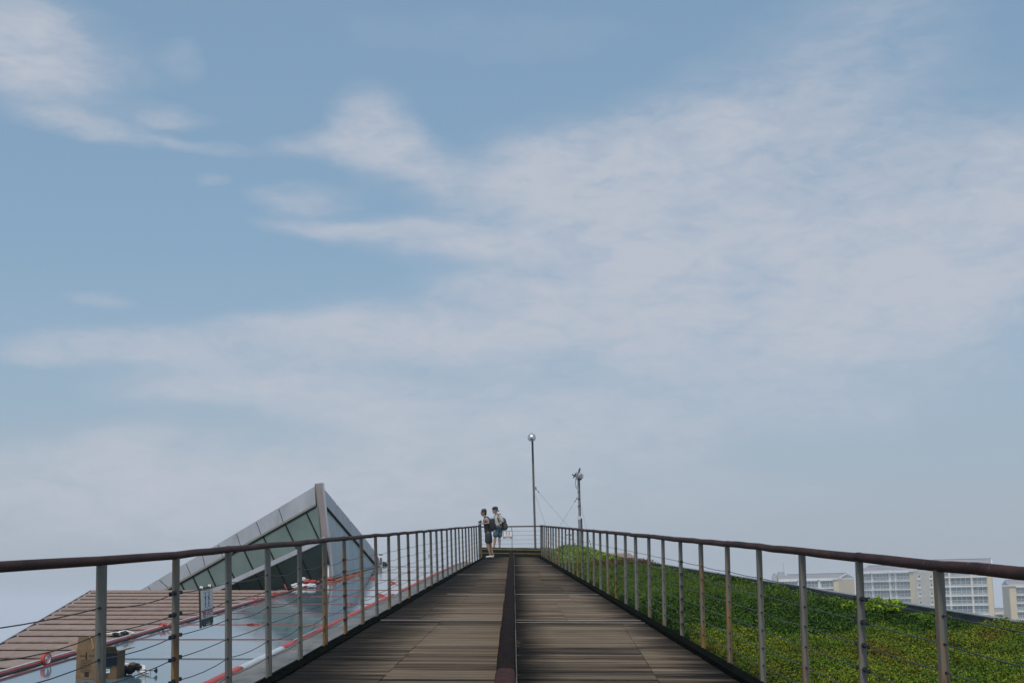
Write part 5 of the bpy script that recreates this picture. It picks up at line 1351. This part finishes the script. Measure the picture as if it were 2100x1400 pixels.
backpack(bM, X(-.66, .0, 1.18), (.105, .15, .225), rotb, [[X(-.74, -.11, 1.37), X(-.84, -.13, 1.475), X(-.935, -.13, 1.44), X(-.985, -.12, 1.33), X(-.94, -.14, 1.17), X(-.80, -.14, 1.03)], [X(-.74, .11, 1.37), X(-.84, .13, 1.475), X(-.935, .13, 1.44), X(-.985, .12, 1.33), X(-.94, .14, 1.17), X(-.80, .14, 1.03)]], mbk,
  'black backpack worn by the person leaning on the handrail', [X(-.585, -.10, .97)])
cm = empty('camera', bM, label='small black camera held above the handrail by the leaning person', cat='camera')
o = MB().box(X(-1.085, -.05, 1.29), (.075, .13, .08)).box(X(-1.085, -.05, 1.34), (.04, .05, .025)).build('camera_body', m_gblk); o.parent = cm
o = MB().lathe(X(-1.12, -.05, 1.29), [(.03, -.0), (.032, -.0), (.03, .05)], 12, axis=Vector((-1, 0, 0))).build('lens', m_gblk); o.parent = cm
# man standing on the platform
yM2 = 55.7; z2 = WP(-.5, YEND, ZT).z+.004; b2_ = Vector((-.5, yM2, z2))
X2 = lambda x, y, z: (x+.5, y, z)
J2 = dict(pelvis=X2(-.46, 0, .87), waist=X2(-.475, 0, 1.02), chest=X2(-.49, 0, 1.21), neck=X2(-.525, -.01, 1.36), headbase=X2(-.55, -.02, 1.42), head=X2(-.59, -.03, 1.50), face=(-1, -.45, -.08),
  hips=(X2(-.53, -.06, .82), X2(-.41, .06, .82)), knees=(X2(-.60, -.08, .47), X2(-.435, .06, .47)), ankles=(X2(-.645, -.05, .10), X2(-.435, .06, .10)),
  shoulders=(X2(-.40, -.10, 1.30), X2(-.595, .06, 1.28)), elbows=(X2(-.315, -.16, 1.07), X2(-.63, .05, 1.07)), wrists=(X2(-.475, -.23, .94), X2(-.60, -.14, .95)),
  hd1=(-.85, -.3, -.35), hd2=(.4, -.5, -.3), toe1=(-.55, -.8, 0), toe2=(-.9, -.45, 0))
def denim_fn(nt, g, c, b):
    n = NOISE(nt, g.outputs['Position'], 9, 4, .6); c = MIX(nt, n, (.022, .075, .11), (.055, .14, .185))
    return MIX(nt, RAMP(nt, NOISE(nt, g.outputs['Position'], 13, 3, .6), [(.62, 0.0), (.68, .8)]), c, (.35, .40, .40))
p2, ad2, hC, fv, sdv, Rf = person(b2_, J2, dict(skin=m_skin2, sleeve=1.1, shirt=MAT('light_grey_shirt', (.42, .43, .41), .9, var=.25, vscale=12), shorts=MAT('faded_teal_denim', (.03, .1, .12), .85, fn=denim_fn), shoe=MAT('dark_sandal', (.035, .028, .026), .7), sole=m_black, curl=.5),
  'person in grey shirt, teal denim shorts and backwards cap standing on the end platform')
v_, f_ = superell(hC-fv*.008+Vector((0, 0, .068)), (.112, .096, .085), .8, rot=Rf); m = MB().add(v_, f_, True)
v_, f_ = superell(hC-fv*.05+Vector((0, 0, .02)), (.055, .078, .07), .8, rot=Rf); m.add(v_, f_, True)
cap = ad2(m, 'cap', MAT('navy_cap', (.010, .022, .034), .8))
mbm = MB(); a_ = hC-fv*.085+Vector((0, 0, .02)); b3 = hC-fv*.175-Vector((0, 0, .045)); mbm.bar(a_, b3, .11, .014, up=Vector((0, 0, 1)), w2=.07)
q = mbm.build('cap_brim', m_navy); q.parent = cap
q = MB().box(hC-fv*.045-sdv*-.072+Vector((0, 0, .075)), (.075, .02, .05), Rf).box(hC-fv*.06-sdv*-.076+Vector((0, 0, .045)), (.035, .02, .03), Rf).build('cap_emblem', m_white); q.parent = cap
v_, f_ = superell(hC-fv*.055+Vector((0, 0, -.03)), (.035, .062, .045), .8, rot=Rf); ad2(MB().add(v_, f_, True), 'hair', m_hair)
m_olive = MAT('olive_backpack_fabric', (.055, .060, .045), .85, var=.6, vscale=9)
rot2 = Matrix.Rotation(math.radians(20), 3, 'Z') @ Matrix.Rotation(-.16, 3, 'Y')
backpack(b2_, X2(-.265, .10, .98), (.095, .14, .235), rot2, [[X2(-.33, .02, 1.20), X2(-.40, -.06, 1.375), X2(-.475, -.125, 1.34), X2(-.485, -.165, 1.21), X2(-.42, -.15, 1.02), X2(-.34, -.08, .90)], [X2(-.36, .15, 1.20), X2(-.50, .12, 1.37), X2(-.60, .03, 1.33), X2(-.62, -.06, 1.2), X2(-.58, .0, 1.0)]], m_olive,
  'olive grey backpack worn by the person standing on the platform', [])

# ------------------------------------------------------------------ haze
HB_ = 9200
hz = MB().hexa([Vector((x, y, z)) for x in (-HB_, HB_) for y in (-HB_, HB_) for z in (-37.5, 17)]).build('haze', bpy.data.materials.new('haze'), kind='stuff')
hm = hz.data.materials[0]; hm.use_nodes = True; hn = hm.node_tree; hn.nodes.clear()
pv = hn.nodes.new('ShaderNodeVolumePrincipled'); pv.inputs['Color'].default_value = (.91, .93, .96, 1); pv.inputs['Density'].default_value = .00055; pv.inputs['Anisotropy'].default_value = 0
ho = hn.nodes.new('ShaderNodeOutputMaterial'); hn.links.new(pv.outputs[0], ho.inputs['Volume'])
